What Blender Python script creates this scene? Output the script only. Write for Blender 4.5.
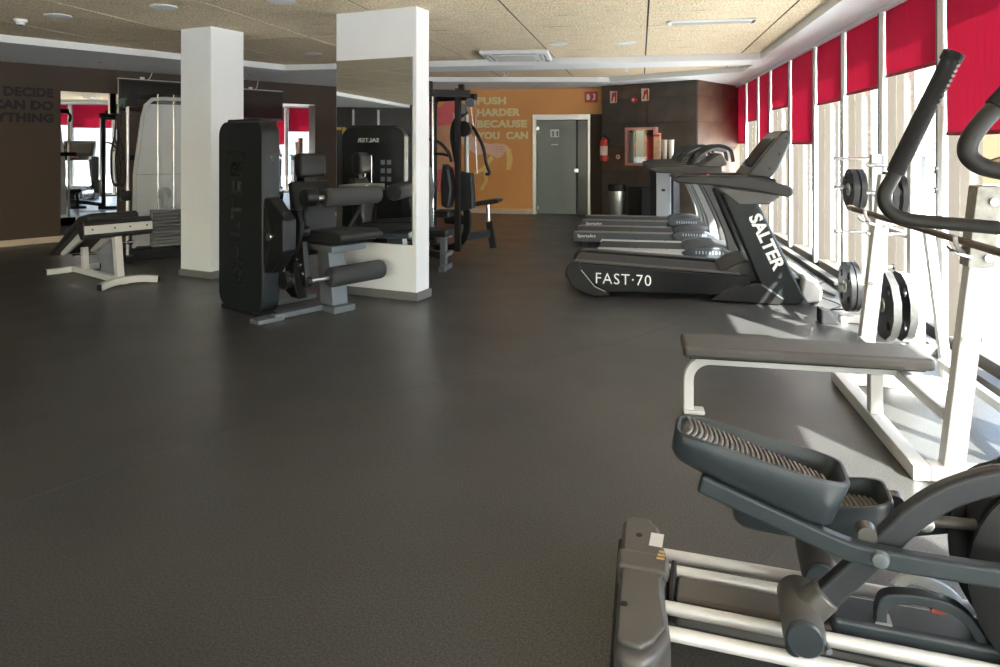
import bpy, bmesh, math, random
from mathutils import Vector, Matrix
random.seed(7)
R = math.radians
PI = math.pi
for o in list(bpy.data.objects):
    bpy.data.objects.remove(o)
sc = bpy.context.scene
C = sc.collection

# ------------------------------------------------------------------ camera
cam_d = bpy.data.cameras.new('camera')
cam_d.sensor_width = 36.0
cam_d.lens = 25.2
cam_d.shift_y = -0.1875
cam_d.clip_start = 0.02
cam_d.clip_end = 400
cam = bpy.data.objects.new('camera', cam_d)
C.objects.link(cam)
cam.location = (0, 0, 1.40)
cam.rotation_euler = (R(90), 0, math.atan(140 / 700))
sc.camera = cam

# ------------------------------------------------------------------ world, sun, exposure
SUN_EL, SUN_AZ = 38.5, (0.58, -0.81)          # the sun stands outside the glazed side, behind the viewer
w = bpy.data.worlds.new('sky')
sc.world = w
w.use_nodes = True
wn = w.node_tree.nodes
bg = wn['Background']
sky = wn.new('ShaderNodeTexSky')
sky.sky_type = 'NISHITA'
sky.sun_disc = False
sky.sun_elevation = R(SUN_EL)
sky.sun_rotation = math.atan2(SUN_AZ[0], SUN_AZ[1])
sky.dust_density = 2.5
sky.ozone_density = 0.6
w.node_tree.links.new(sky.outputs[0], bg.inputs[0])
bg.inputs[1].default_value = 0.60
sd = bpy.data.lights.new('sun', 'SUN')
sd.energy = 18.0
sd.angle = R(0.7)
sd.color = (1.0, 0.97, 0.93)
sun = bpy.data.objects.new('sun', sd)
C.objects.link(sun)
sun.rotation_euler = Vector((SUN_AZ[0] * math.cos(R(SUN_EL)), SUN_AZ[1] * math.cos(R(SUN_EL)), math.sin(R(SUN_EL)))).to_track_quat('Z', 'Y').to_euler()
sun.location = (12, -14, 14)
sc.view_settings.view_transform = 'Standard'
sc.view_settings.look = 'None'
sc.view_settings.gamma = 1
sc.view_settings.use_curve_mapping = False
sc.view_settings.exposure = 1.35
sc.cycles.max_bounces = 14
sc.cycles.diffuse_bounces = 8
sc.cycles.transparent_max_bounces = 16
sc.cycles.sample_clamp_indirect = 6
sc.cycles.use_denoising = True


# ------------------------------------------------------------------ materials
MATS = {}
def M(name, col, rough=0.5, metal=0.0, spec=0.5, var=0.0, scale=8.0, bump=0.0, bscale=60.0, coat=0.0, stretch=None):
    if name in MATS:
        return MATS[name]
    m = bpy.data.materials.new(name)
    m.use_nodes = True
    nt = m.node_tree
    b = nt.nodes['Principled BSDF']
    b.inputs['Base Color'].default_value = (*col, 1)
    b.inputs['Roughness'].default_value = rough
    b.inputs['Metallic'].default_value = metal
    b.inputs['Specular IOR Level'].default_value = spec
    b.inputs['Coat Weight'].default_value = coat
    b.inputs['Coat Roughness'].default_value = 0.08
    tc = nt.nodes.new('ShaderNodeTexCoord')
    mp = nt.nodes.new('ShaderNodeMapping')
    if stretch:
        mp.inputs['Scale'].default_value = stretch
    nt.links.new(tc.outputs['Object'], mp.inputs[0])
    if var > 0:
        n = nt.nodes.new('ShaderNodeTexNoise')
        n.inputs['Scale'].default_value = scale
        n.inputs['Detail'].default_value = 5
        nt.links.new(mp.outputs[0], n.inputs['Vector'])
        mr = nt.nodes.new('ShaderNodeMapRange')
        mr.inputs[1].default_value = 0.25
        mr.inputs[2].default_value = 0.75
        mr.inputs[3].default_value = 1 - var
        mr.inputs[4].default_value = 1 + var
        nt.links.new(n.outputs[0], mr.inputs[0])
        mx = nt.nodes.new('ShaderNodeVectorMath')
        mx.operation = 'SCALE'
        mx.inputs[0].default_value = col
        nt.links.new(mr.outputs[0], mx.inputs['Scale'])
        nt.links.new(mx.outputs[0], b.inputs['Base Color'])
        mr2 = nt.nodes.new('ShaderNodeMapRange')
        mr2.inputs[3].default_value = rough * 0.85
        mr2.inputs[4].default_value = min(1, rough * 1.15)
        nt.links.new(n.outputs[0], mr2.inputs[0])
        nt.links.new(mr2.outputs[0], b.inputs['Roughness'])
    if bump > 0:
        n2 = nt.nodes.new('ShaderNodeTexNoise')
        n2.inputs['Scale'].default_value = bscale
        n2.inputs['Detail'].default_value = 3
        nt.links.new(mp.outputs[0], n2.inputs['Vector'])
        bp = nt.nodes.new('ShaderNodeBump')
        bp.inputs['Strength'].default_value = bump
        bp.inputs['Distance'].default_value = 0.01
        nt.links.new(n2.outputs[0], bp.inputs['Height'])
        nt.links.new(bp.outputs[0], b.inputs['Normal'])
    MATS[name] = m
    return m

def mix_noise(nt, vec, scale, c0, c1, lo=0.35, hi=0.65, detail=6):
    n = nt.nodes.new('ShaderNodeTexNoise')
    n.inputs['Scale'].default_value = scale
    n.inputs['Detail'].default_value = detail
    nt.links.new(vec, n.inputs['Vector'])
    r = nt.nodes.new('ShaderNodeValToRGB')
    r.color_ramp.elements[0].position = lo
    r.color_ramp.elements[0].color = (*c0, 1)
    r.color_ramp.elements[1].position = hi
    r.color_ramp.elements[1].color = (*c1, 1)
    nt.links.new(n.outputs[0], r.inputs[0])
    return n, r

def floor_mat():
    m = bpy.data.materials.new('rubber_floor')
    m.use_nodes = True
    nt = m.node_tree
    b = nt.nodes['Principled BSDF']
    tc = nt.nodes.new('ShaderNodeTexCoord')
    n1, r1 = mix_noise(nt, tc.outputs['Object'], 0.9, (0.046, 0.0455, 0.044), (0.064, 0.063, 0.061), detail=8)
    n2, r2 = mix_noise(nt, tc.outputs['Object'], 130, (0.48, 0.48, 0.48), (1.60, 1.58, 1.54), 0.34, 0.68, 3)
    mul = nt.nodes.new('ShaderNodeMix')
    mul.data_type = 'RGBA'
    mul.blend_type = 'MULTIPLY'
    mul.inputs[0].default_value = 1
    nt.links.new(r1.outputs[0], mul.inputs[6])
    nt.links.new(r2.outputs[0], mul.inputs[7])
    nt.links.new(mul.outputs[2], b.inputs['Base Color'])
    n3 = nt.nodes.new('ShaderNodeTexNoise')
    n3.inputs['Scale'].default_value = 2.2
    n3.inputs['Detail'].default_value = 6
    nt.links.new(tc.outputs['Object'], n3.inputs['Vector'])
    mr = nt.nodes.new('ShaderNodeMapRange')
    mr.inputs[3].default_value = 0.28
    mr.inputs[4].default_value = 0.44
    nt.links.new(n3.outputs[0], mr.inputs[0])
    nt.links.new(mr.outputs[0], b.inputs['Roughness'])
    b.inputs['Specular IOR Level'].default_value = 0.5
    bp = nt.nodes.new('ShaderNodeBump')
    bp.inputs['Strength'].default_value = 0.03
    bp.inputs['Distance'].default_value = 0.003
    n4 = nt.nodes.new('ShaderNodeTexNoise')
    n4.inputs['Scale'].default_value = 320
    nt.links.new(tc.outputs['Object'], n4.inputs['Vector'])
    nt.links.new(n4.outputs[0], bp.inputs['Height'])
    nt.links.new(bp.outputs[0], b.inputs['Normal'])
    return m

def wool_mat():
    m = bpy.data.materials.new('wood_wool_panel')
    m.use_nodes = True
    nt = m.node_tree
    b = nt.nodes['Principled BSDF']
    b.inputs['Roughness'].default_value = 0.95
    b.inputs['Specular IOR Level'].default_value = 0.1
    tc = nt.nodes.new('ShaderNodeTexCoord')
    mp = nt.nodes.new('ShaderNodeMapping')
    mp.inputs['Scale'].default_value = (0.35, 3.2, 1)
    nt.links.new(tc.outputs['Object'], mp.inputs[0])
    n1, r1 = mix_noise(nt, mp.outputs[0], 14, (0.66, 0.54, 0.38), (0.88, 0.77, 0.58), 0.3, 0.7, 8)
    n2, r2 = mix_noise(nt, tc.outputs['Object'], 48, (0.58, 0.55, 0.50), (1.14, 1.14, 1.13), 0.33, 0.55, 5)
    n3, r3 = mix_noise(nt, mp.outputs[0], 5.5, (0.50, 0.46, 0.40), (1, 1, 1), 0.28, 0.37, 10)
    mul = nt.nodes.new('ShaderNodeMix')
    mul.data_type = 'RGBA'
    mul.blend_type = 'MULTIPLY'
    mul.inputs[0].default_value = 1
    nt.links.new(r1.outputs[0], mul.inputs[6])
    nt.links.new(r2.outputs[0], mul.inputs[7])
    mul2 = nt.nodes.new('ShaderNodeMix')
    mul2.data_type = 'RGBA'
    mul2.blend_type = 'MULTIPLY'
    mul2.inputs[0].default_value = 1
    nt.links.new(mul.outputs[2], mul2.inputs[6])
    nt.links.new(r3.outputs[0], mul2.inputs[7])
    nt.links.new(mul2.outputs[2], b.inputs['Base Color'])
    bp = nt.nodes.new('ShaderNodeBump')
    bp.inputs['Strength'].default_value = 0.5
    bp.inputs['Distance'].default_value = 0.01
    nt.links.new(n2.outputs[0], bp.inputs['Height'])
    nt.links.new(bp.outputs[0], b.inputs['Normal'])
    return m

def glass_mat(name, tint=(0.93, 0.96, 0.95), rough=0.02, gloss=0.08):
    m = bpy.data.materials.new(name)
    m.use_nodes = True
    nt = m.node_tree
    nt.nodes.remove(nt.nodes['Principled BSDF'])
    out = nt.nodes['Material Output']
    tr = nt.nodes.new('ShaderNodeBsdfTransparent')
    tr.inputs[0].default_value = (*tint, 1)
    gl = nt.nodes.new('ShaderNodeBsdfGlossy')
    gl.inputs['Roughness'].default_value = rough
    lw = nt.nodes.new('ShaderNodeLayerWeight')
    lw.inputs[0].default_value = 0.5
    pw = nt.nodes.new('ShaderNodeMath')
    pw.operation = 'POWER'
    pw.inputs[1].default_value = 5
    nt.links.new(lw.outputs['Facing'], pw.inputs[0])
    fr = nt.nodes.new('ShaderNodeMapRange')
    fr.inputs[3].default_value = 0.03
    fr.inputs[4].default_value = 0.40
    nt.links.new(pw.outputs[0], fr.inputs[0])
    mx = nt.nodes.new('ShaderNodeMixShader')
    nt.links.new(fr.outputs[0], mx.inputs[0])
    nt.links.new(tr.outputs[0], mx.inputs[1])
    nt.links.new(gl.outputs[0], mx.inputs[2])
    nt.links.new(mx.outputs[0], out.inputs[0])
    return m

def translucent_mat(name, col, trans=0.5, tcol=None, weave=0.0, rough=0.8, clear=0.0):
    m = bpy.data.materials.new(name)
    m.use_nodes = True
    nt = m.node_tree
    b = nt.nodes['Principled BSDF']
    b.inputs['Base Color'].default_value = (*col, 1)
    b.inputs['Roughness'].default_value = rough
    b.inputs['Specular IOR Level'].default_value = 0.2
    out = nt.nodes['Material Output']
    t = nt.nodes.new('ShaderNodeBsdfTranslucent')
    t.inputs[0].default_value = (*(tcol or col), 1)
    mx = nt.nodes.new('ShaderNodeMixShader')
    mx.inputs[0].default_value = trans
    nt.links.new(b.outputs[0], mx.inputs[1])
    nt.links.new(t.outputs[0], mx.inputs[2])
    last = mx
    if clear > 0:
        tp = nt.nodes.new('ShaderNodeBsdfTransparent')
        tp.inputs[0].default_value = (0.95, 0.96, 0.97, 1)
        m2 = nt.nodes.new('ShaderNodeMixShader')
        m2.inputs[0].default_value = clear
        nt.links.new(mx.outputs[0], m2.inputs[1])
        nt.links.new(tp.outputs[0], m2.inputs[2])
        last = m2
    nt.links.new(last.outputs[0], out.inputs[0])
    if weave > 0:
        tc = nt.nodes.new('ShaderNodeTexCoord')
        mp = nt.nodes.new('ShaderNodeMapping')
        mp.inputs['Scale'].default_value = (60, 60, 3)
        nt.links.new(tc.outputs['Object'], mp.inputs[0])
        n, r = mix_noise(nt, mp.outputs[0], 1.0, tuple(c * (1 - weave) for c in col), tuple(c * (1 + weave) for c in col), 0.3, 0.7, 3)
        nt.links.new(r.outputs[0], b.inputs['Base Color'])
    return m

FLOOR = floor_mat()
WOOL = wool_mat()
GLASS = glass_mat('window_glass')
DGLASS = glass_mat('door_glass')
BLIND = translucent_mat('red_blind_fabric', (0.38, 0.010, 0.036), 0.5, (0.078, 0.0016, 0.0066), 0.14)
FROST = translucent_mat('frosted_acrylic', (0.95, 0.95, 0.94), 0.42, (0.95, 0.95, 0.94), 0, 0.35, 0.90)
BACKSHEET = translucent_mat('pale_backing_sheet', (0.92, 0.92, 0.91), 0.35, (0.95, 0.95, 0.95), 0, 0.4)
WHITE = M('white_plaster', (0.76, 0.78, 0.80), 0.75, 0, 0.3, 0.03, 2.0, 0.05, 90)
SOFF = M('white_soffit', (0.78, 0.80, 0.82), 0.8, 0, 0.2, 0.02, 1.5)
BROWN = M('brown_wall_paint', (0.080, 0.060, 0.046), 0.8, 0, 0.25, 0.06, 1.8, 0.05, 80)
ORANGE = M('orange_wall_print', (0.76, 0.36, 0.125), 0.6, 0, 0.3, 0.05, 1.2)
SKIRT_L = M('pale_wood_skirting', (0.60, 0.50, 0.38), 0.6, 0, 0.3, 0.08, 6)
SKIRT_D = M('dark_grey_skirting', (0.16, 0.155, 0.145), 0.5, 0, 0.4, 0.08, 6)
SLATE = M('dark_slate_tile', (0.075, 0.062, 0.050), 0.42, 0.0, 0.5, 0.35, 3.5, 0.15, 18)
SLATE2 = M('rust_redlit_slate_tile', (0.105, 0.066, 0.044), 0.40, 0.0, 0.5, 0.45, 3.0, 0.15, 18)
DARK = M('dark_void', (0.02, 0.02, 0.02), 0.9)
MIRROR = M('mirror_silver', (0.86, 0.88, 0.87), 0.015, 1.0)
ALU = M('window_aluminium', (0.74, 0.73, 0.70), 0.45, 0.0, 0.5, 0.03, 4)
ALU_D = M('window_shadow_strip', (0.10, 0.10, 0.10), 0.5)
RAILM = M('floor_rail_grey', (0.10, 0.092, 0.082), 0.5, 0.1, 0.5, 0.1, 5)
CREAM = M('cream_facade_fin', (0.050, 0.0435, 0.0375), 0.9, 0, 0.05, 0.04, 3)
PAVE = M('terrace_concrete', (0.80, 0.79, 0.77), 0.9, 0, 0.2, 0.08, 1.5)
BLACK = M('black_powder_coat', (0.010, 0.011, 0.012), 0.38, 0, 0.3, 0.10, 25)
SHROUD = M('black_textured_shroud', (0.013, 0.016, 0.017), 0.40, 0, 0.34, 0.06, 30, 0.08, 220)
BLACKM = M('black_matt_plastic', (0.016, 0.016, 0.017), 0.55, 0, 0.3, 0.08, 20)
RUBBER = M('black_rubber_grip', (0.020, 0.020, 0.021), 0.75, 0, 0.3, 0.1, 40, 0.15, 200)
VINYL = M('charcoal_vinyl_pad', (0.024, 0.025, 0.027), 0.45, 0, 0.35, 0.08, 18, 0.05, 160)
FOAM = M('grey_foam_roller', (0.048, 0.050, 0.052), 0.72, 0, 0.3, 0.08, 30, 0.12, 200)
STEELG = M('grey_steel_frame', (0.13, 0.145, 0.155), 0.42, 0.2, 0.5, 0.06, 12)
CHROME = M('chrome_steel', (0.70, 0.70, 0.69), 0.18, 1.0, 0.5, 0.05, 12)
BRUSH = M('brushed_steel', (0.58, 0.58, 0.56), 0.33, 1.0, 0.5, 0.06, 20)
SILVER = M('silver_paint', (0.55, 0.55, 0.54), 0.38, 0.35, 0.5, 0.04, 10)
WPAINT = M('white_enamel_tube', (0.62, 0.615, 0.60), 0.42, 0, 0.5, 0.05, 9, 0.03, 50)
LETTER = M('white_lettering', (0.78, 0.78, 0.77), 0.5)
EMBOSS = M('black_embossed_letter', (0.016, 0.018, 0.019), 0.22, 0, 0.6)
BENCHP = M('taupe_bench_vinyl', (0.078, 0.071, 0.064), 0.5, 0, 0.45, 0.08, 12, 0.05, 120)
IRON = M('black_iron_plate', (0.020, 0.020, 0.022), 0.40, 0.1, 0.5, 0.15, 15, 0.1, 80)
IRONE = M('sunlit_chrome_edge', (0.34, 0.34, 0.33), 0.45, 0.3, 0.5, 0.15, 25)  # pale rim: sunlight painted on the big plates, chrome on the small ones
BRONZE = M('bronze_grey_plastic', (0.120, 0.113, 0.105), 0.42, 0.35, 0.5, 0.06, 10, 0.06, 300)
SLATEB = M('slate_blue_plastic', (0.036, 0.046, 0.053), 0.36, 0.15, 0.5, 0.05, 12, 0.04, 260)
GREYP = M('grey_plastic', (0.30, 0.31, 0.32), 0.45, 0.1, 0.5, 0.04, 12)
TREADP = M('ribbed_taupe_tread', (0.23, 0.215, 0.20), 0.6, 0, 0.4, 0.08, 20)
REDP = M('red_enamel', (0.55, 0.03, 0.025), 0.35, 0, 0.5, 0.04, 10)
SCREEN = M('dark_screen', (0.010, 0.011, 0.013), 0.10, 0, 0.6)
BELT = M('running_belt', (0.045, 0.044, 0.043), 0.65, 0, 0.35, 0.06, 40, 0.08, 300)
WORN = M('worn_bar_steel', (0.14, 0.10, 0.075), 0.5, 0.5, 0.5, 0.25, 30)


# ------------------------------------------------------------------ mesh helpers
class MB:
    def __init__(s):
        s.v, s.f = [], []
    def add(s, vs, fs):
        k = len(s.v)
        s.v += [tuple(p) for p in vs]
        s.f += [tuple(i + k for i in f) for f in fs]
        return s
    def box(s, x0, x1, y0, y1, z0, z1, mat=None):
        vs = [Vector((x, y, z)) for x in (x0, x1) for y in (y0, y1) for z in (z0, z1)]
        if mat:
            vs = [mat @ p for p in vs]
        return s.add(vs, [(0, 1, 3, 2), (4, 6, 7, 5), (0, 4, 5, 1), (2, 3, 7, 6), (0, 2, 6, 4), (1, 5, 7, 3)])
    def prism(s, poly, axis, a, b):
        def p3(p, t):
            return {'y': (p[0], t, p[1]), 'x': (t, p[0], p[1]), 'z': (p[0], p[1], t)}[axis]
        n = len(poly)
        vs = [p3(p, a) for p in poly] + [p3(p, b) for p in poly]
        fs = [tuple(range(n))[::-1], tuple(range(n, 2 * n))] + [(i, (i + 1) % n, n + (i + 1) % n, n + i) for i in range(n)]
        return s.add(vs, fs)
    def cyl(s, p0, p1, r0, r1=None, seg=16):
        return s.sweep([p0, p1], r0 if r1 is None else [r0, r1], seg)
    def sweep(s, pts, r, seg=10, sect=None, up=None):
        pts = [Vector(p) for p in pts]
        n = len(pts)
        rr = r if isinstance(r, (list, tuple)) else [r] * n
        tans = []
        for i in range(n):
            a = pts[max(i - 1, 0)]
            b = pts[min(i + 1, n - 1)]
            tans.append((b - a).normalized())
        t0 = tans[0]
        ref = Vector(up) if up else (Vector((0, 0, 1)) if abs(t0.z) < 0.9 else Vector((1, 0, 0)))
        nrm = (ref - t0 * ref.dot(t0)).normalized()
        vs = []
        for i in range(n):
            t = tans[i]
            nrm = (nrm - t * nrm.dot(t)).normalized()
            bi = t.cross(nrm)
            if sect:
                for (a, b) in sect:
                    vs.append(pts[i] + (bi * a + nrm * b) * rr[i])
            else:
                for k in range(seg):
                    an = 2 * PI * k / seg
                    vs.append(pts[i] + (bi * math.cos(an) + nrm * math.sin(an)) * rr[i])
        m = len(sect) if sect else seg
        fs = []
        for i in range(n - 1):
            for k in range(m):
                fs.append((i * m + k, i * m + (k + 1) % m, (i + 1) * m + (k + 1) % m, (i + 1) * m + k))
        fs.append(tuple(range(m))[::-1])
        fs.append(tuple(range((n - 1) * m, n * m)))
        return s.add(vs, fs)
    def bar(s, pts, wd, ht, up=(0, 0, 1)):
        a, b = wd / 2, ht / 2
        return s.sweep(pts, 1.0, sect=[(-a, -b), (a, -b), (a, b), (-a, b)], up=up)
    def lathe(s, prof, c=(0, 0, 0), axis='z', seg=20):
        vs = []
        for (r, h) in prof:
            for k in range(seg):
                an = 2 * PI * k / seg
                x, y = r * math.cos(an), r * math.sin(an)
                p = {'z': (x, y, h), 'y': (x, h, y), 'x': (h, x, y)}[axis]
                vs.append((p[0] + c[0], p[1] + c[1], p[2] + c[2]))
        n = len(prof)
        fs = []
        for i in range(n - 1):
            for k in range(seg):
                fs.append((i * seg + k, i * seg + (k + 1) % seg, (i + 1) * seg + (k + 1) % seg, (i + 1) * seg + k))
        fs.append(tuple(range(seg))[::-1])
        fs.append(tuple(range((n - 1) * seg, n * seg)))
        return s.add(vs, fs)
    def xf(s, mat):
        s.v = [tuple(mat @ Vector(p)) for p in s.v]
        return s
    def build(s, name, mat, parent=None, bevel=0.0, bseg=2, ang=35, label=None):
        me = bpy.data.meshes.new(name)
        me.from_pydata(s.v, [], s.f)
        bm = bmesh.new()
        bm.from_mesh(me)
        bmesh.ops.recalc_face_normals(bm, faces=bm.faces)
        bm.to_mesh(me)
        bm.free()
        return link(name, me, mat, parent, bevel, bseg, ang, label)

def link(name, me, mat, parent=None, bevel=0.0, bseg=2, ang=35, label=None):
    me.materials.clear()
    me.materials.append(mat)
    me.shade_smooth()
    me.set_sharp_from_angle(angle=R(ang))
    o = bpy.data.objects.new(name, me)
    C.objects.link(o)
    if parent:
        o.parent = parent
    if bevel > 0:
        b = o.modifiers.new('bevel', 'BEVEL')
        b.width = bevel
        b.segments = bseg
        b.limit_method = 'ANGLE'
        b.angle_limit = R(40)
        b.harden_normals = True
    if label:
        o['label'] = label
    return o

def curve(pts, n=6):
    P = [Vector(p) for p in pts]
    out = []
    for i in range(len(P) - 1):
        p0, p1, p2, p3 = P[max(i - 1, 0)], P[i], P[i + 1], P[min(i + 2, len(P) - 1)]
        for k in range(n):
            t = k / n
            out.append(0.5 * ((2 * p1) + (p2 - p0) * t + (2 * p0 - 5 * p1 + 4 * p2 - p3) * t * t + (3 * p1 - p0 - 3 * p2 + p3) * t ** 3))
    out.append(P[-1])
    return out

def rrect(x0, x1, z0, z1, r, n=6):
    out = []
    for cx, cz, a0 in ((x1 - r, z1 - r, 0), (x0 + r, z1 - r, 90), (x0 + r, z0 + r, 180), (x1 - r, z0 + r, 270)):
        for k in range(n + 1):
            a = R(a0 + 90 * k / n)
            out.append((cx + r * math.cos(a), cz + r * math.sin(a)))
    return out

def thing(name, label, cat, loc=(0, 0, 0), rz=0.0, group=None):
    o = bpy.data.objects.new(name, None)
    o.empty_display_size = 0.1
    C.objects.link(o)
    o.location = loc
    o.rotation_euler = (0, 0, R(rz))
    o['label'] = label
    o['category'] = cat
    if group:
        o['group'] = group
    return o

def tag(o, label, cat, group=None):
    o['label'] = label
    o['category'] = cat
    if group:
        o['group'] = group
    return o

def struct(o, label):
    o['kind'] = 'structure'
    o['label'] = label
    return o

def hold(name, label, loc=(0, 0, 0), rz=0.0):
    o = bpy.data.objects.new(name, None)
    C.objects.link(o)
    o.location = loc
    o.rotation_euler = (0, 0, R(rz))
    return struct(o, label)

def dup(root, loc, rz, label=None):
    r = root.copy()
    C.objects.link(r)
    r.location = loc
    r.rotation_euler = (0, 0, R(rz))
    if label:
        r['label'] = label
    for ch in list(root.children):
        c = ch.copy()
        C.objects.link(c)
        c.parent = r
        for g in list(ch.children):
            d = g.copy()
            C.objects.link(d)
            d.parent = c
    return r

def text(name, s, mat, mtx, parent=None, size=1.0, width=None, depth=0.004, bold=0.012, sp=1.0, align='LEFT', mirror=False):
    """flat lettering: local x along the writing, local y up; cap height = size; stretched to width when given"""
    cu = bpy.data.curves.new(name, 'FONT')
    cu.body = s
    cu.size = 1.0
    cu.offset = bold
    cu.extrude = 0.0
    cu.space_character = sp
    cu.align_x = align
    cu.resolution_u = 3
    t = bpy.data.objects.new(name + '_c', cu)
    C.objects.link(t)
    bpy.context.view_layer.update()
    me = bpy.data.meshes.new_from_object(t.evaluated_get(bpy.context.evaluated_depsgraph_get()))
    bpy.data.objects.remove(t)
    bpy.data.curves.remove(cu)
    xs = [v.co.x for v in me.vertices]
    ys = [v.co.y for v in me.vertices]
    x0, x1, y0, y1 = min(xs), max(xs), min(ys), max(ys)
    sy = size / (y1 - y0)
    sx = (width / (x1 - x0)) if width else sy
    sg = -1 if mirror else 1
    for v in me.vertices:
        v.co = Vector(((v.co.x - x0) * sx * sg, (v.co.y - y0) * sy, 0))
    bm = bmesh.new()
    bm.from_mesh(me)
    g = bmesh.ops.extrude_face_region(bm, geom=bm.faces[:])
    for e in g['geom']:
        if isinstance(e, bmesh.types.BMVert):
            e.co.z += depth
    bmesh.ops.recalc_face_normals(bm, faces=bm.faces)
    bm.to_mesh(me)
    bm.free()
    me.name = name
    me.transform(mtx)
    return link(name, me, mat, parent)

def frame_mtx(o, x, y):
    x, y = Vector(x).normalized(), Vector(y).normalized()
    z = x.cross(y)
    return Matrix(((x.x, y.x, z.x, o[0]), (x.y, y.y, z.y, o[1]), (x.z, y.z, z.z, o[2]), (0, 0, 0, 1)))


# ================================================================== THE SETTING
CEIL, SOF = 2.66, 2.575
fl = struct(MB().box(-19, 2.30, -9, 17, -0.12, 0).build('floor', FLOOR), 'dark grey speckled rubber gym floor')
seam = M('floor_seam', (0.075, 0.072, 0.068), 0.6)
for a, b in (((-1.95, 3.2), (-0.15, 5.05)), ((-0.15, 5.05), (0.55, 6.1)), ((0.0, 1.95), (0.9, 3.15)), ((-3.0, 1.2), (-1.95, 3.2))):
    d = (Vector(b) - Vector(a)).normalized()
    n = Vector((-d.y, d.x)) * 0.0018
    a, b = Vector(a), Vector(b)
    MB().prism([tuple(a - n), tuple(b - n), tuple(b + n), tuple(a + n)], 'z', 0.0, 0.0006).build('seam', seam, fl)

# ceiling: backing slab, wood wool panels, white plaster borders
ceil = struct(MB().box(-19, 2.4, -9, 17, CEIL + 0.006, 2.85).build('ceiling', DARK), 'suspended ceiling of tan wood wool panels')
xs = [1.62, 1.35] + [1.35 - 1.275 * k for k in range(1, 12)]
ys = [10.0 - 2.5 * k for k in range(0, 8)]
pan = {}
def panel(x0, x1, y0, y1):
    key = (round(x1 - x0, 3), round(y1 - y0, 3))
    if key not in pan:
        g = 0.009
        pan[key] = MB().box(-key[0] / 2 + g, key[0] / 2 - g, -key[1] / 2 + g, key[1] / 2 - g, 0, 0.004).build('panel', WOOL, ceil)
        o = pan[key]
    else:
        o = pan[key].copy()
        C.objects.link(o)
    o.location = ((x0 + x1) / 2, (y0 + y1) / 2, CEIL + random.uniform(0, 0.001))
for i in range(len(xs) - 1):
    for j in range(len(ys) - 1):
        xm, ym = (xs[i] + xs[i + 1]) / 2, (ys[j] + ys[j + 1]) / 2
        panel(xs[i + 1], xs[i], ys[j + 1], ys[j])
for i in range(5):
    panel(xs[i + 1], xs[i], 10.68, 13.18)

struct(MB().prism([(-5.4, 10.0), (-13.5, -6.2), (-19, -9), (-19, -4), (-5.0, 15), (-4.6, 15), (-4.6, 10.0)], 'z', SOF, 2.75).build('trim_1', SOFF), 'white plaster ceiling border along the brown wall')
struct(MB().box(-4.6, 1.60, 10.0, 10.68, SOF, 2.75).build('trim_2', SOFF), 'white plaster beam crossing the ceiling')
struct(MB().prism([(1.60, -9), (2.4, -9), (2.3, 15.4), (1.60, 15.4)], 'z', SOF, 2.75).build('trim_3', SOFF), 'white plaster ceiling border along the windows')
struct(MB().prism([(-4.6, 12.15), (-0.55, 12.95), (1.60, 11.62), (1.60, 16), (-4.6, 16)], 'z', SOF, 2.75).build('trim_4', SOFF), 'white plaster ceiling border at the orange wall')

# brown wall with the mirrors (runs at sixty degrees)
LW = hold('wall_left', 'dark brown painted wall with wall mirrors', (-8.70, 8.15, 0), 60)
MB().box(-16, 8.5, 0, 0.2, 0, 2.75).build('plaster', BROWN, LW)
struct(MB().box(-16, 8.5, -0.018, -0.001, 0, 0.085).build('baseboard_left', SKIRT_L), 'pale wood skirting under the brown wall').matrix_world = Matrix.Translation((-8.70, 8.15, 0)) @ Matrix.Rotation(R(60), 4, 'Z')
LTXT = M('dark_wall_letters', (0.014, 0.011, 0.010), 0.7)
for s, z, wd, xr in (('WE DECIDE', 2.10, 0.95, 0.655), ('WE CAN DO', 1.915, 1.10, 0.655), ('ANYTHING', 1.735, 0.98, 0.655)):
    text('lettering', s, LTXT, frame_mtx((xr - wd, -0.001, z), (1, 0, 0), (0, 0, 1)), LW, 0.135, wd, 0.004, 0.05, 1.05)

# orange wall with print and door
WB = hold('wall_back', 'orange wall printed with a slogan and a woman holding a tape', (0, 14.25, 0))
MB().box(-5.6, -2.17, 0, 0.2, 0, 2.75).build('plaster', ORANGE, WB)
MB().box(-2.17, -0.74, -0.03, 0.2, 2.045, 2.75).build('plaster', ORANGE, WB)
MB().box(-0.98, -0.5, -0.02, 0.2, 0, 2.04).build('plaster', BROWN, WB)
struct(MB().box(-5.6, -2.17, 14.23, 14.249, 0, 0.10).build('baseboard_back', SKIRT_L), 'pale wood skirting under the orange wall')
OTXT = M('pale_olive_letters', (0.84, 0.76, 0.42), 0.6)
for s, z, wd in (('PUSH', 2.262, 0.62), ('HARDER', 2.02, 0.92), ('BECAUSE', 1.78, 1.06), ('YOU  CAN', 1.538, 1.08)):
    text('lettering', s, OTXT, frame_mtx((-3.34, -0.001, z), (1, 0, 0), (0, 0, 1)), WB, 0.160, wd, 0.003, 0.055, 1.05)
SKIN = M('printed_skin', (0.72, 0.38, 0.22), 0.6, 0, 0.3, 0.10, 5)
SKIN2 = M('printed_pale_skin', (0.88, 0.60, 0.47), 0.6, 0, 0.3, 0.10, 7)
PINK = M('printed_coral_cloth', (0.78, 0.16, 0.18), 0.6, 0, 0.3, 0.08, 6)
TAPE = M('printed_yellow_tape', (0.88, 0.66, 0.24), 0.6, 0, 0.3, 0.06, 8)
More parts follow.
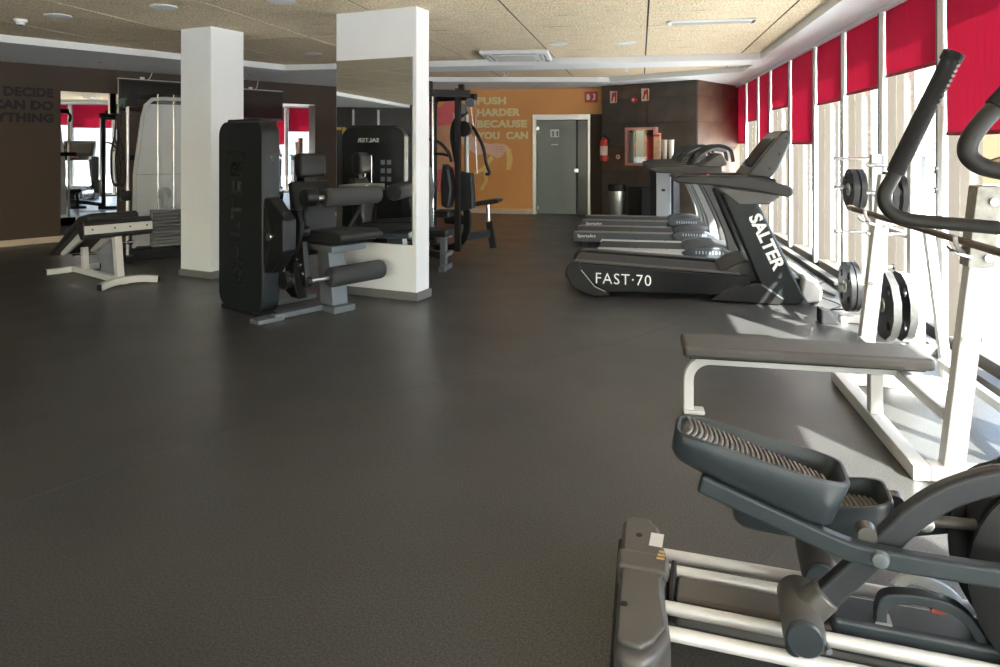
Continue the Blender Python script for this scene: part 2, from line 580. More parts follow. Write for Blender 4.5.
mur = MB().prism([(-4.55, 0.75), (-4.5, 1.1), (-4.55, 1.5), (-4.6, 1.9), (-4.5, 2.15), (-3.85, 2.15), (-3.78, 1.75), (-3.86, 1.35), (-3.72, 1.0), (-3.70, 0.6), (-4.5, 0.55)], 'y', -0.004, -0.001).build('mural', SKIN, WB)
MB().prism([(-4.6, 1.88), (-4.55, 2.35), (-4.35, 2.42), (-4.15, 2.2), (-3.95, 2.42), (-3.80, 2.3), (-3.80, 2.02), (-3.9, 1.86), (-4.2, 1.82)], 'y', -0.007, -0.003).build('top', PINK, mur)
MB().prism([(-4.6, 0.95), (-4.2, 0.90), (-3.72, 0.98), (-3.66, 0.5), (-3.8, 0.2), (-4.1, 0.45), (-4.6, 0.3)], 'y', -0.007, -0.003).build('shorts', PINK, mur)
MB().prism([(-3.86, 2.1), (-3.60, 2.0), (-3.48, 1.68), (-3.35, 1.50), (-3.05, 1.44), (-2.92, 1.46), (-2.72, 1.42), (-2.66, 1.36), (-2.72, 1.30), (-2.80, 1.20), (-2.90, 1.14), (-2.98, 1.18), (-3.1, 1.24), (-3.35, 1.22), (-3.62, 1.40), (-3.80, 1.66)], 'y', -0.010, -0.003).build('arm', SKIN2, mur)
MB().prism([(-2.72, 1.36), (-2.62, 1.34), (-2.58, 1.12), (-2.62, 0.92), (-2.72, 0.90), (-2.70, 1.1)], 'y', -0.013, -0.008).build('tape', TAPE, mur)
MB().prism([(-3.05, 1.20), (-2.98, 1.14), (-3.2, 0.88), (-3.42, 0.78), (-3.38, 0.86), (-3.22, 0.96)], 'y', -0.013, -0.008).build('tape', TAPE, mur)
MB().prism([(-3.2, 0.90), (-3.12, 0.92), (-3.10, 0.66), (-3.22, 0.46), (-3.28, 0.50), (-3.18, 0.68)], 'y', -0.013, -0.008).build('tape', TAPE, mur)
for k in range(4):
    MB().prism([(-2.96 + 0.01 * k, 1.40 - 0.055 * k), (-2.74 + 0.015 * k, 1.385 - 0.06 * k), (-2.74 + 0.015 * k, 1.375 - 0.06 * k), (-2.96 + 0.01 * k, 1.392 - 0.055 * k)], 'y', -0.012, -0.008).build('finger_crease', SKIN, mur)

# glass door
DR = hold('door_1', 'grey green frosted glass door in a steel frame', (0, 14.25, 0))
DOORG = M('grey_green_door_glass', (0.21, 0.245, 0.23), 0.22, 0, 0.5, 0.04, 3)
MB().box(-2.165, -2.085, -0.03, 0.08, 0, 2.045).build('frame', BRUSH, DR, 0.004)
MB().box(-2.085, -1.02, -0.03, 0.08, 1.935, 2.045).build('frame', BRUSH, DR, 0.004)
MB().box(-1.035, -0.985, -0.045, 0.08, 0, 2.045).build('frame', BRUSH, DR, 0.004)
MB().box(-2.07, -1.27, 0.0, 0.018, 0.01, 1.925).build('pane', DOORG, DR, 0.003)
MB().box(-1.245, -1.05, 0.0, 0.018, 0.01, 1.925).build('pane', M('dark_side_glass', (0.06, 0.075, 0.07), 0.2), DR, 0.003)
MB().box(-1.31, -1.22, -0.02, 0.0, 0.86, 0.94).build('lock', CHROME, DR, 0.004)
for z in (0.10, 1.72):
    MB().box(-2.10, -2.03, -0.015, 0.0, z, z + 0.08).build('hinge', CHROME, DR, 0.004)
pl = MB().box(-1.80, -1.62, -0.008, 0.0, 1.58, 1.74).build('pictogram_plate', M('pictogram_white', (0.75, 0.76, 0.76), 0.5), DR)
for k in range(2):
    px = -1.76 + 0.085 * k
    MB().prism([(px, 1.60), (px + 0.04, 1.60), (px + 0.035, 1.67), (px + 0.05, 1.66), (px + 0.04, 1.70), (px, 1.70), (px - 0.01, 1.66), (px + 0.005, 1.67)], 'y', -0.010, -0.007).build('pictogram', STEELG, pl)
MB().box(-1.78, -1.64, -0.006, 0.0, 1.42, 1.44).build('handle_notice', LETTER, DR)
MB().box(-2.2, -1.0, 0.25, 0.3, 0, 2.2).build('dark_room_beyond', DARK, DR)

# slate tiled corner block
WC = hold('wall_corner', 'dark slate tiled wall block beside the glass door')
pc, qc, rc = Vector((-0.72, 13.90)), Vector((0.99, 12.86)), Vector((2.02, 14.66))
MB().prism([tuple(pc), tuple(qc), tuple(rc), (2.3, 16.4), (-0.72, 16.4)], 'z', 0, 2.75).build('core', DARK, WC)
def tiles(a, b, tw, th, mats, offs=0.0):
    d = (b - a)
    L = d.length
    d.normalize()
    n = Vector((d.y, -d.x))
    cache = {}
    nx = max(1, round(L / tw))
    tw = L / nx
    for j in range(6):
        z0, z1 = j * th, min((j + 1) * th, 2.58)
        if z0 > 2.56:
            break
        for i in range(nx):
            k = (round(z1 - z0, 3), (i * 3 + j * 5 + i * j) % 3)
            if k not in cache:
                cache[k] = MB().box(0.003, tw - 0.003, -0.014, 0.0, 0.003, k[0] - 0.003).build('tile', mats[k[1] % len(mats)], WC, 0.002, 1)
                o = cache[k]
            else:
                o = cache[k].copy()
                C.objects.link(o)
            p = a + d * (i * tw)
            o.location = (p.x + n.x * random.uniform(0, 0.002), p.y + n.y * random.uniform(0, 0.002), z0)
            o.rotation_euler = (0, 0, math.atan2(d.y, d.x))
tiles(pc.copy(), qc.copy(), 0.98, 0.46, [SLATE, SLATE2, SLATE])
tiles(qc.copy(), rc.copy(), 1.04, 0.46, [SLATE2, SLATE2, SLATE2])  # all rust here: red light from the blinds put into the tile colour
tiles(Vector((-0.72, 14.25)), pc.copy(), 0.4, 0.46, [SLATE])

# glazed side: posts, panes, fins
WS = hold('wall_right', 'glazed side of the gym with white posts')
WMX = Matrix.Translation((2.12, 4.8, 0)) @ Matrix.Rotation(R(1.146), 4, 'Z')
WS.matrix_world = WMX
MB().box(-0.10, 0.14, -13.5, 9.9, SOF - 0.03, 2.9).build('lintel', SOFF, WS)
struct(MB().box(-0.17, -0.09, -13.5, 9.7, 0.0, 0.05).build('baseboard_right', RAILM), 'grey floor rail under the glazing').matrix_world = WMX
POSTS = [-12.1, -10.95, -9.8, -8.65, -7.5, -6.35, -5.2, -4.05, -2.90, -1.73, -0.57, 0.589, 1.739, 2.819, 3.913, 5.169, 6.456, 7.454, 8.602, 9.70]
post_me = fin_me = None
for i, s0 in enumerate(POSTS):
    if post_me is None:
        a = MB().box(-0.06, -0.0182, -0.040, 0.040, 0.05, SOF).build('post', ALU, WS, 0.004, 1)
        g = MB().box(-0.062, 0.05, 0.041, 0.058, 0.05, SOF).build('gasket', ALU_D, a)  # dark strip standing in for the shadow line beside the post
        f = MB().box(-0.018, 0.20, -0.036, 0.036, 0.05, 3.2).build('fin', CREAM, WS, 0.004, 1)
        post_me = (a, g, f)
        tr = (a, g, f)
    else:
        a = post_me[0].copy(); C.objects.link(a)
        g = post_me[1].copy(); C.objects.link(g); g.parent = a
        f = post_me[2].copy(); C.objects.link(f)
        tr = (a, g, f)
    tr[0].location = (0, s0, 0)
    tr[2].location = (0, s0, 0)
for i in range(len(POSTS) - 1):
    s0, s1 = POSTS[i] + 0.04, POSTS[i + 1] - 0.04
    wn_ = hold('window_%d' % (i + 1), 'tall clear window pane between white posts')
    wn_.matrix_world = WMX
    MB().box(0.048, 0.056, s0, s1, 0.09, SOF).build('pane', GLASS, wn_)
    MB().box(-0.02, 0.09, s0, s1, 0.0, 0.09).build('bottom_rail', RAILM, wn_, 0.004, 1)

# red roller blinds, one per bay
BLIND_Z = [1.9, 1.45, 1.9, 1.5, 1.85, 1.95, 1.45, 1.9, 1.48, 1.92, 1.484, 1.99, 1.915, 1.878, 1.434, 1.948, 1.457, 1.846, 1.458]
BNAME = {10: 'long red roller blind beside the elliptical handlebars', 11: 'short red roller blind above the weight plate rack',
         12: 'short red roller blind, second along from the elliptical handlebars', 13: 'short red roller blind, third along from the elliptical handlebars',
         14: 'long red roller blind in the bay of the lettered treadmill console', 15: 'short red roller blind just above the lettered treadmill console',
         16: 'long narrow red roller blind, third from the slate wall', 17: 'short narrow red roller blind, second from the slate wall',
         18: 'long narrow red roller blind next to the slate wall'}
for i in range(3, len(POSTS) - 1):
    s0, s1 = POSTS[i] + 0.062, POSTS[i + 1] - 0.05
    zb = BLIND_Z[i]
    b = thing('roller_blind', BNAME.get(i, 'red roller blind in the window row behind the viewer'), 'blind', group='red roller blinds on the glazed side')
    b.matrix_world = WMX @ Matrix.Translation((-0.035, (s0 + s1) / 2, zb))
    hl = (s1 - s0) / 2
    v, f_ = [], []
    nz = 10
    for k in range(nz + 1):
        z = (SOF - zb - 0.02) * k / nz
        v += [(0.0015 * math.sin(k * 1.7), -hl, z), (0.0015 * math.sin(k * 1.3 + 1), hl, z)]
    for k in range(nz):
        f_.append((2 * k, 2 * k + 1, 2 * k + 3, 2 * k + 2))
    mb = MB()
    mb.add(v, f_)
    mb.build('fabric', BLIND, b)
    MB().bar([(0, -hl, 0), (0, hl, 0)], 0.014, 0.03).build('bottom_bar', M('dark_red_bar', (0.20, 0.01, 0.02), 0.5), b, 0.004, 1)
    MB().cyl((0.02, -hl, SOF - zb - 0.022), (0.02, hl, SOF - zb - 0.022), 0.02, None, 12).build('roller_tube', ALU, b)

# wall behind the viewer: glazed front, plus entrance wall seen in the mirrors
WF = hold('wall_front', 'plain white wall with large windows behind the viewer')
MB().box(-11.4, -10.4, -7.2, -7.0, 0, 2.75).build('plaster', WHITE, WF)
for k in range(5):
    x = -10.4 + 2.55 * k
    MB().box(x + 2.35, x + 2.55, -7.2, -7.0, 0, 2.75).build('pier', WHITE, WF)
    MB().box(x, x + 2.35, -7.2, -7.0, 0, 0.35).build('parapet', WHITE, WF)
    MB().box(x, x + 2.35, -7.12, -7.11, 0.35, SOF).build('pane', GLASS, WF)
WE = hold('wall_entrance', 'dark glazed entrance wall lettered from outside', (-14.15, -3.3, 0), math.degrees(math.atan2(-0.77, 0.635)))
MB().box(-2.2, 5.2, -0.2, 0.0, 0, 2.75).build('panel', M('dark_entrance_glass', (0.030, 0.026, 0.024), 0.25), WE)
for x in (-1.7, -0.6, 0.35, 1.1, 2.4, 3.6):
    MB().box(x - 0.03, x + 0.03, 0.0, 0.03, 0, 2.5).build('mullion', BRUSH, WE, 0.003, 1)
text('lettering', 'FITNESS', M('yellow_letters', (0.62, 0.45, 0.06), 0.6), frame_mtx((-0.85, 0.012, 1.55), (1, 0, 0), (0, 0, 1)) @ Matrix.Rotation(0, 4, 'X'), WE, 0.42, 2.3, 0.004, 0.03)

# two white columns
COL1 = hold('column_1', 'square white plaster column', (-4.43, 6.63, 0), -15)
MB().box(-0.46, 0, 0, 0.45, 0, CEIL + 0.05).build('shaft', WHITE, COL1, 0.006, 1)
MB().box(-0.475, 0.015, -0.015, 0.465, 0, 0.075).build('baseboard', SKIRT_D, COL1, 0.004, 1)
COL2 = hold('column_2', 'wide white plaster column carrying a mirror', (-1.98, 6.05, 0), -13)
MB().box(-0.89, 0, 0, 0.23, 0, CEIL + 0.05).build('shaft', WHITE, COL2, 0.006, 1)
MB().box(-0.905, 0.018, -0.015, 0.25, 0, 0.075).build('baseboard', SKIRT_D, COL2, 0.004, 1)

# outside: terrace, pale slope, tan wall, white fence
struct(MB().box(2.30, 60, -40, 60, -0.3, -0.06).build('terrace', PAVE), 'sunlit pale concrete terrace outside the windows')
struct(MB().box(-60, 2.30, -60, -9.0, -0.3, -0.06).build('bounce_ground', PAVE), 'unseen pale ground behind the viewer, added to bounce daylight inside')  # unseen ground, added so light bounces up to the ceiling
v, f_ = [], []
NX, NY = 26, 60
for i in range(NX):
    for j in range(NY):
        x, y = 16 + i * 1.1, -34 + j * 1.25
        v.append((x, y, -0.2 + i * 0.26 + 0.55 * math.sin(i * 0.9 + j * 0.7) * (i > 0) + random.uniform(-0.4, 0.4) * (i > 0)))
for i in range(NX - 1):
    for j in range(NY - 1):
        f_.append((i * NY + j, (i + 1) * NY + j, (i + 1) * NY + j + 1, i * NY + j + 1))
mb = MB(); mb.add(v, f_)
struct(mb.build('hillside', M('pale_rock_slope', (0.16, 0.165, 0.17), 0.95, 0, 0.2, 0.40, 1.3, 0.6, 3), ang=60), 'pale rocky slope outside the windows')
tw = thing('boundary_wall', 'tan garden wall seen through the window behind the plate rack', 'wall', (11.4, 31.0, -0.06), -25)
MB().box(-3.2, 2.5, 0, 0.4, 0, 2.0).build('masonry', M('tan_render', (0.095, 0.068, 0.036), 0.85, 0, 0.2, 0.08, 1.2), tw, 0.02, 1)
MB().box(-0.2, 1.5, -0.03, 0.0, 0.45, 1.2).build('white_panel', LETTER, tw)
for k in range(14):
    x = -0.9 + 0.16 * k
    MB().sweep([(x, 0.2, 1.98), (x + 0.05 * math.sin(k * 3), 0.2, 2.3), (x + 0.16 * math.sin(k * 2.1), 0.2, 2.45 + 0.2 * math.sin(k))], [0.03, 0.02, 0.004], 5).build('dry_stem', M('dry_stem', (0.45, 0.40, 0.24), 0.9), tw)
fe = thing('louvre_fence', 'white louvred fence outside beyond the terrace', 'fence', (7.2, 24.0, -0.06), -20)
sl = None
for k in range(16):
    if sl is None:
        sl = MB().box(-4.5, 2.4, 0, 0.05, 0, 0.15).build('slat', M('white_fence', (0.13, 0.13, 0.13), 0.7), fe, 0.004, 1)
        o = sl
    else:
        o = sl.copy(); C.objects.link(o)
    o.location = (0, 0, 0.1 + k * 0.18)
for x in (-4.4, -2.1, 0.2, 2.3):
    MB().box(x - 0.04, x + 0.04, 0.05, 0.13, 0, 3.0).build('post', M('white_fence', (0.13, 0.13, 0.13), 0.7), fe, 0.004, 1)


# ================================================================== WALL AND CEILING FITTINGS
def wall_mirror(label, x0, x1, z0, z1):
    m = thing('wall_mirror', label, 'mirror', group='mirrors on the brown wall')
    m.matrix_world = LW.matrix_basis @ Matrix.Translation(((x0 + x1) / 2, -0.002, z0))
    h = (x1 - x0) / 2
    MB().box(-h, h, -0.010, 0.0, 0, z1 - z0).build('backing', BLACKM, m)
    MB().box(-h + 0.004, h - 0.004, -0.014, -0.0102, 0.004, z1 - z0 - 0.004).build('glass', MIRROR, m)
def wl(px_x, px_y):
    d = Vector((px_x + 8.70, px_y - 8.15))
    return d.x * 0.5 + d.y * 0.866
wall_mirror('tall wall mirror beside the dark slogan, reflecting the windows', wl(-8.33, 8.79), wl(-7.94, 9.46), 0.10, 2.21)
wall_mirror('tall wall mirror behind the leg machine headrest', wl(-6.58, 11.83), wl(-6.15, 12.55), 0.10, 2.20)

m = thing('column_mirror', 'mirror fixed to the face of the wide white column', 'mirror', (-1.98, 6.05, 0), -13)
MB().box(-0.875, -0.03, -0.012, -0.001, 0.50, 2.21).build('backing', M('mirror_edge', (0.35, 0.36, 0.35), 0.4), m)
MB().box(-0.870, -0.035, -0.016, -0.0122, 0.505, 2.205).build('glass', MIRROR, m)

def tv(label, xc, z0, wdt=0.98, hgt=0.53):
    t = thing('television', label, 'television', group='wall televisions')
    t.matrix_world = LW.matrix_basis @ Matrix.Translation((xc, -0.20, z0))
    MB().box(-wdt / 2, wdt / 2, 0.0, 0.06, 0, hgt).build('housing', M('tv_black', (0.012, 0.012, 0.013), 0.3), t, 0.008)
    MB().box(-wdt / 2 + 0.025, wdt / 2 - 0.025, -0.004, 0.0, 0.035, hgt - 0.025).build('screen', SCREEN, t)
    MB().box(-wdt / 2 - 0.012, -wdt / 2 - 0.002, -0.006, 0.06, 0.0, hgt).build('side_trim', CHROME, t)
    MB().box(-0.06, 0.06, 0.06, 0.19, hgt * 0.4, hgt * 0.7).build('bracket', BLACK, t)
    MB().box(-wdt / 2, wdt / 2, 0.0, 0.07, hgt + 0.002, hgt + 0.012).build('top_rail', BRUSH, t)
    MB().box(-0.16, -0.10, 0.02, 0.05, hgt + 0.012, hgt + 0.05).build('antenna_box', LETTER, t)
    MB().sweep(curve([(-0.05, 0.04, hgt), (0.0, 0.05, hgt + 0.06), (0.05, 0.1, SOF - z0)], 6), 0.006, 6).build('cable', LETTER, t)
tv('flat television above the frosted weight machine', wl(-7.93, 9.48) + 0.42, 1.90)
tv('flat television above the black leg machine shroud', wl(-6.58, 11.83) - 0.46, 1.86)

# air conditioner cassette
a = thing('ceiling_air_conditioner', 'white square air conditioner cassette in the ceiling', 'air conditioner', (-1.66, 9.47, CEIL - 0.05), 4)
MB().box(-0.46, 0.46, -0.46, 0.46, 0, 0.05).build('frame', SOFF, a, 0.02)
MB().box(-0.26, 0.26, -0.26, 0.26, -0.014, 0.0).build('grille', M('ac_grille', (0.66, 0.66, 0.64), 0.6), a, 0.006)
for k in range(4):
    mt = Matrix.Rotation(k * PI / 2, 4, 'Z')
    MB().box(-0.28, 0.28, -0.40, -0.33, -0.003, 0.002, mt).build('air_slot', BLACKM, a)
    MB().box(-0.27, 0.27, -0.385, -0.345, -0.014, -0.004, mt).build('flap', SOFF, a, 0.003, 1)
MB().box(0.36, 0.42, 0.34, 0.42, -0.004, 0.001).build('badge', BLACKM, a)
d = thing('linear_air_diffuser', 'long narrow white air diffuser in the ceiling', 'vent', (0.70, 7.32, CEIL - 0.022), 0)
MB().box(-0.42, 0.42, -0.085, 0.085, 0, 0.022).build('frame', SOFF, d, 0.005)
for k in range(3):
    MB().box(-0.38, 0.38, -0.055 + 0.04 * k, -0.03 + 0.04 * k, -0.006, 0.0).build('slat', M('vent_slat', (0.45, 0.45, 0.43), 0.5), d)
MB().box(0.39, 0.42, -0.085, 0.085, -0.002, 0.0).build('end_cap', BLACKM, d)

dl0 = None
DLS = ['beside the smoke detector', 'above the hyperextension bench', 'beside the wide column top', 'near the end of the ceiling border', 'just past the air conditioner cassette', 'before the long air diffuser']
DL_LOC = [(-5.51, 5.79), (-4.22, 5.60), (-3.05, 5.59), (-4.37, 8.86), (-0.99, 8.60), (-0.16, 8.67)]
for loc, lab in zip(DL_LOC, DLS):
    t = thing('recessed_downlight', 'round white recessed ceiling downlight ' + lab, 'downlight', (loc[0], loc[1], CEIL - 0.008), 0, 'recessed ceiling downlights')
    MB().lathe([(0.085, 0.0), (0.115, 0.0), (0.118, 0.004), (0.118, 0.008), (0.085, 0.008)], seg=28).build('rim', SOFF, t)
    MB().lathe([(0.001, 0.004), (0.086, 0.002), (0.086, 0.006), (0.001, 0.007)], seg=28).build('diffuser', M('frosted_lamp_cover', (0.70, 0.70, 0.68), 0.4), t)
t = thing('smoke_detector', 'small white smoke detector on the tan ceiling', 'smoke detector', (-6.05, 5.90, CEIL), 0)
MB().lathe([(0.02, -0.055), (0.035, -0.05), (0.04, -0.03), (0.055, -0.028), (0.06, 0.0)], seg=20).build('body', SOFF, t)
MB().lathe([(0.012, -0.062), (0.02, -0.056)], seg=12).build('sensor', BLACKM, t)
for x, y, lab in ((-2.26, 11.75, 'in the narrow coffer over the slogan'), (-0.22, 11.42, 'in the narrow coffer over the slate wall')):
    t = thing('ceiling_sprinkler', 'tiny white ceiling sprinkler ' + lab, 'sprinkler', (x, y, CEIL), 0, 'ceiling sprinklers')
    MB().lathe([(0.012, -0.07), (0.03, -0.06), (0.03, -0.05), (0.012, -0.045), (0.012, -0.012), (0.05, -0.01), (0.05, 0.0)], seg=14).build('head', SOFF, t)
    MB().lathe([(0.055, -0.004), (0.06, 0.0)], seg=14).build('rose', SOFF, t)
for x, y, lab in ((-7.40, 8.50, 'over the tall wall mirror'), (-6.30, 10.5, 'between the columns')):
    t = thing('soffit_spotlight', 'small recessed spotlight in the white border ' + lab, 'spotlight', (x, y, SOF - 0.004), 0, 'spotlights in the white border')
    MB().lathe([(0.03, 0), (0.05, 0), (0.055, 0.004)], seg=18).build('rim', SOFF, t)
    MB().lathe([(0.001, -0.001), (0.03, -0.001), (0.03, 0.003)], seg=18).build('lens', BLACKM, t)

# safety fittings on the slate front (frame: x along the wall, -y towards the room)
SF = Matrix.Translation((pc.x, pc.y, 0)) @ Matrix.Rotation(math.atan2(qc.y - pc.y, qc.x - pc.x), 4, 'Z')
def on_slate(o, x, z, y=-0.016):
    o.matrix_world = SF @ Matrix.Translation((x, y, z))
    return o
SIGNR = M('red_sign', (0.60, 0.045, 0.035), 0.5)
SIGNW = M('cream_sign', (0.80, 0.62, 0.48), 0.5)
def pict(o, kind, y=-0.012, s=1.0):
    if kind == 'run':
        MB().prism([(-0.09 * s, -0.06 * s), (-0.03 * s, -0.06 * s), (-0.02 * s, 0.0), (-0.05 * s, 0.07 * s), (-0.09 * s, 0.05 * s)], 'y', y - 0.002, y).build('pictogram', LETTER, o)
        MB().prism([(0.02 * s, -0.07 * s), (0.08 * s, -0.06 * s), (0.09 * s, 0.06 * s), (0.03 * s, 0.07 * s), (0.05 * s, 0.0)], 'y', y - 0.002, y).build('pictogram', LETTER, o)
    else:
        MB().prism([(-0.05 * s, -0.08 * s), (-0.01 * s, -0.08 * s), (0.01 * s, -0.01 * s), (0.05 * s, 0.02 * s), (0.04 * s, 0.09 * s), (-0.02 * s, 0.07 * s), (-0.02 * s, 0.0)], 'y', y - 0.002, y).build('pictogram', SIGNR, o)
e = tag(MB().box(-0.13, 0.13, -0.012, 0.0, -0.11, 0.11).build('safety_sign', SIGNR, None, 0.002, 1), 'red fire sign with white pictograms over the glass door corner', 'sign', 'fire safety signs')
e.location = (-0.965, 14.219, 2.39)
pict(e, 'run')
for x, z, lab in ((0.27, 2.35, 'cream fire sign with red pictogram above the extinguisher side'), (0.97, 2.36, 'cream fire sign with red pictogram above the hose cabinet')):
    e = tag(MB().prism([(-0.07, -0.12), (0.075, -0.11), (0.08, 0.11), (-0.075, 0.12)], 'y', -0.03, 0.0).build('safety_sign', SIGNW, None, 0.003, 1), lab, 'sign', 'fire safety signs')
    on_slate(e, x, z)
    pict(e, 'hose', -0.030)
    MB().box(0.045, 0.078, -0.034, -0.030, -0.1, 0.1).build('edge', SIGNR, e)
t = thing('fire_alarm_sounder', 'small round red alarm sounder between the two cream signs', 'alarm')
on_slate(t, 0.74, 2.27)
MB().lathe([(0.05, 0), (0.06, -0.02), (0.05, -0.05), (0.02, -0.06)], axis='y', seg=20).build('body', REDP, t)
MB().lathe([(0.03, -0.06), (0.02, -0.066)], axis='y', seg=16).build('grille', SIGNW, t)
t = thing('fire_extinguisher', 'red fire extinguisher hanging beside the glass door', 'fire extinguisher')
on_slate(t, 0.11, 1.10, -0.11)
MB().lathe([(0.02, 0.0), (0.075, 0.01), (0.082, 0.04), (0.082, 0.36), (0.07, 0.41), (0.03, 0.44), (0.025, 0.47)], seg=22).build('cylinder', REDP, t)
MB().lathe([(0.084, 0.12), (0.084, 0.30)], seg=22).build('label_band', M('extinguisher_label', (0.75, 0.62, 0.55), 0.5), t)
MB().box(-0.02, 0.02, -0.025, 0.025, 0.47, 0.51).build('valve', BLACKM, t, 0.004, 1)
MB().bar([(0, -0.02, 0.51), (0, -0.11, 0.54)], 0.02, 0.012).build('lever', BLACKM, t)
MB().sweep(curve([(0.03, 0, 0.48), (0.10, 0, 0.42), (0.10, 0, 0.25), (0.09, 0, 0.10)], 6), 0.012, 8).build('hose', BLACKM, t)
MB().box(-0.03, 0.03, 0.06, 0.095, 0.30, 0.36).build('wall_hook', BLACKM, t)
t = thing('light_switch', 'small round white switch between extinguisher and hose cabinet', 'switch')
on_slate(t, 0.37, 1.19)
MB().lathe([(0.045, 0), (0.045, -0.012), (0.03, -0.016)], axis='y', seg=20).build('plate', SIGNW, t)
MB().lathe([(0.02, -0.016), (0.018, -0.026)], axis='y', seg=14).build('button', REDP, t)
t = thing('fire_hose_cabinet', 'red framed fire hose cabinet with a glass front on slate', 'fire cabinet')
on_slate(t, 0.58, 1.03)
MB().box(0, 0.66, -0.01, 0.0, 0, 0.72).build('back_panel', M('cabinet_inside', (0.10, 0.03, 0.03), 0.6), t)
for x0, x1, z0, z1 in ((0, 0.05, 0, 0.72), (0.61, 0.66, 0, 0.72), (0.05, 0.61, 0, 0.05), (0.05, 0.61, 0.67, 0.72)):
    MB().box(x0, x1, -0.10, 0.0, z0, z1).build('frame', M('pale_red_frame', (0.62, 0.30, 0.26), 0.4), t, 0.005, 1)
MB().lathe([(0.05, -0.07), (0.24, -0.07), (0.24, -0.02), (0.05, -0.02)], (0.42, 0, 0.33), 'y', 26).build('hose_reel', REDP, t)
MB().box(0.24, 0.40, -0.082, -0.076, 0.06, 0.66).build('notice', LETTER, t)
MB().box(0.10, 0.17, -0.08, -0.02, 0.06, 0.62).build('nozzle_holder', GREYP, t, 0.005, 1)
MB().box(0.05, 0.61, -0.092, -0.088, 0.05, 0.67).build('glass_front', GLASS, t)

# bins, dispenser, cups
t = thing('pedal_bin', 'round brushed steel pedal bin with black lid', 'bin', (-0.42, 13.05, 0))
MB().lathe([(0.15, 0.0), (0.155, 0.01), (0.155, 0.58), (0.15, 0.585)], seg=30).build('body', BRUSH, t)
MB().lathe([(0.158, 0.575), (0.160, 0.66), (0.150, 0.70), (0.09, 0.715), (0.01, 0.717)], seg=30).build('lid', BLACKM, t)
MB().box(-0.05, 0.05, -0.19, -0.14, 0.01, 0.03).build('pedal', BLACKM, t, 0.005, 1)
t = thing('waste_box', 'square black waste box next to the steel pedal bin', 'bin', (-0.02, 13.02, 0), -31)
MB().prism([(-0.13, 0), (0.13, 0), (0.15, 0.62), (-0.15, 0.62)], 'y', -0.14, 0.14).build('body', BLACKM, t, 0.01)
MB().box(-0.155, 0.155, -0.145, 0.145, 0.62, 0.66).build('lid', BLACKM, t, 0.008)
t = thing('water_dispenser', 'grey fronted black water dispenser behind the treadmills', 'water dispenser', (0.43, 12.55, 0), -20)
MB().box(-0.22, 0.20, -0.16, 0.20, 0, 1.12).build('cabinet', BLACKM, t, 0.01)
MB().box(-0.10, 0.16, -0.185, -0.162, 0.04, 1.0).build('front_panel', M('pale_blue_grey_panel', (0.42, 0.46, 0.52), 0.4), t, 0.01)
MB().box(0.0, 0.06, -0.192, -0.186, 0.62, 0.66).build('badge', BLACKM, t, 0.004, 1)
MB().box(-0.24, 0.22, -0.2, 0.22, 1.12, 1.165).build('top', M('dispenser_top', (0.06, 0.06, 0.06), 0.4), t, 0.01)
MB().cyl((-0.12, -0.15, 0.98), (-0.12, -0.20, 0.98), 0.018).build('tap', CHROME, t)
cup = None
for k, (x, y) in enumerate(((0.42, 12.52), (0.53, 12.50))):
    t = thing('cup_stack', ['column of pale stacked paper cups beside the carton', 'column of pale stacked paper cups farther from the carton'][k], 'cups', (x, y, 1.165), 0, 'paper cup columns on the dispenser')
    MB().lathe([(0.035, 0.0), (0.05, 0.34)], seg=18).build('cups', M('pale_cup_paper', (0.72, 0.68, 0.60), 0.6), t)
    for q in range(7):
        MB().lathe([(0.0425 + 0.0018 * q, 0.14 + q * 0.032), (0.0455 + 0.0018 * q, 0.143 + q * 0.032), (0.0455 + 0.0018 * q, 0.149 + q * 0.032), (0.0425 + 0.0018 * q, 0.152 + q * 0.032)], seg=18).build('cup_rim', M('pale_cup_paper', (0.7, 0.66, 0.6), 0.6), t)
t = thing('carton', 'tall narrow orange and cream carton on the dispenser', 'carton', (0.30, 12.58, 1.165), -20)
MB().box(-0.05, 0.05, -0.05, 0.05, 0, 0.46).build('box', M('orange_cream_print', (0.66, 0.45, 0.30), 0.6, 0, 0.3, 0.35, 14), t, 0.003, 1)
MB().box(-0.052, 0.052, -0.052, 0.052, 0.40, 0.44).build('print_band', SIGNR, t)
t = thing('wall_socket', 'white power socket low on the slate side', 'socket')
on_slate(t, 1.55, 0.32)
MB().box(-0.045, 0.045, -0.012, 0, -0.045, 0.045).build('plate', LETTER, t, 0.004, 1)
MB().lathe([(0.025, -0.012), (0.022, -0.004)], axis='y', seg=14).build('outlet', GREYP, t)


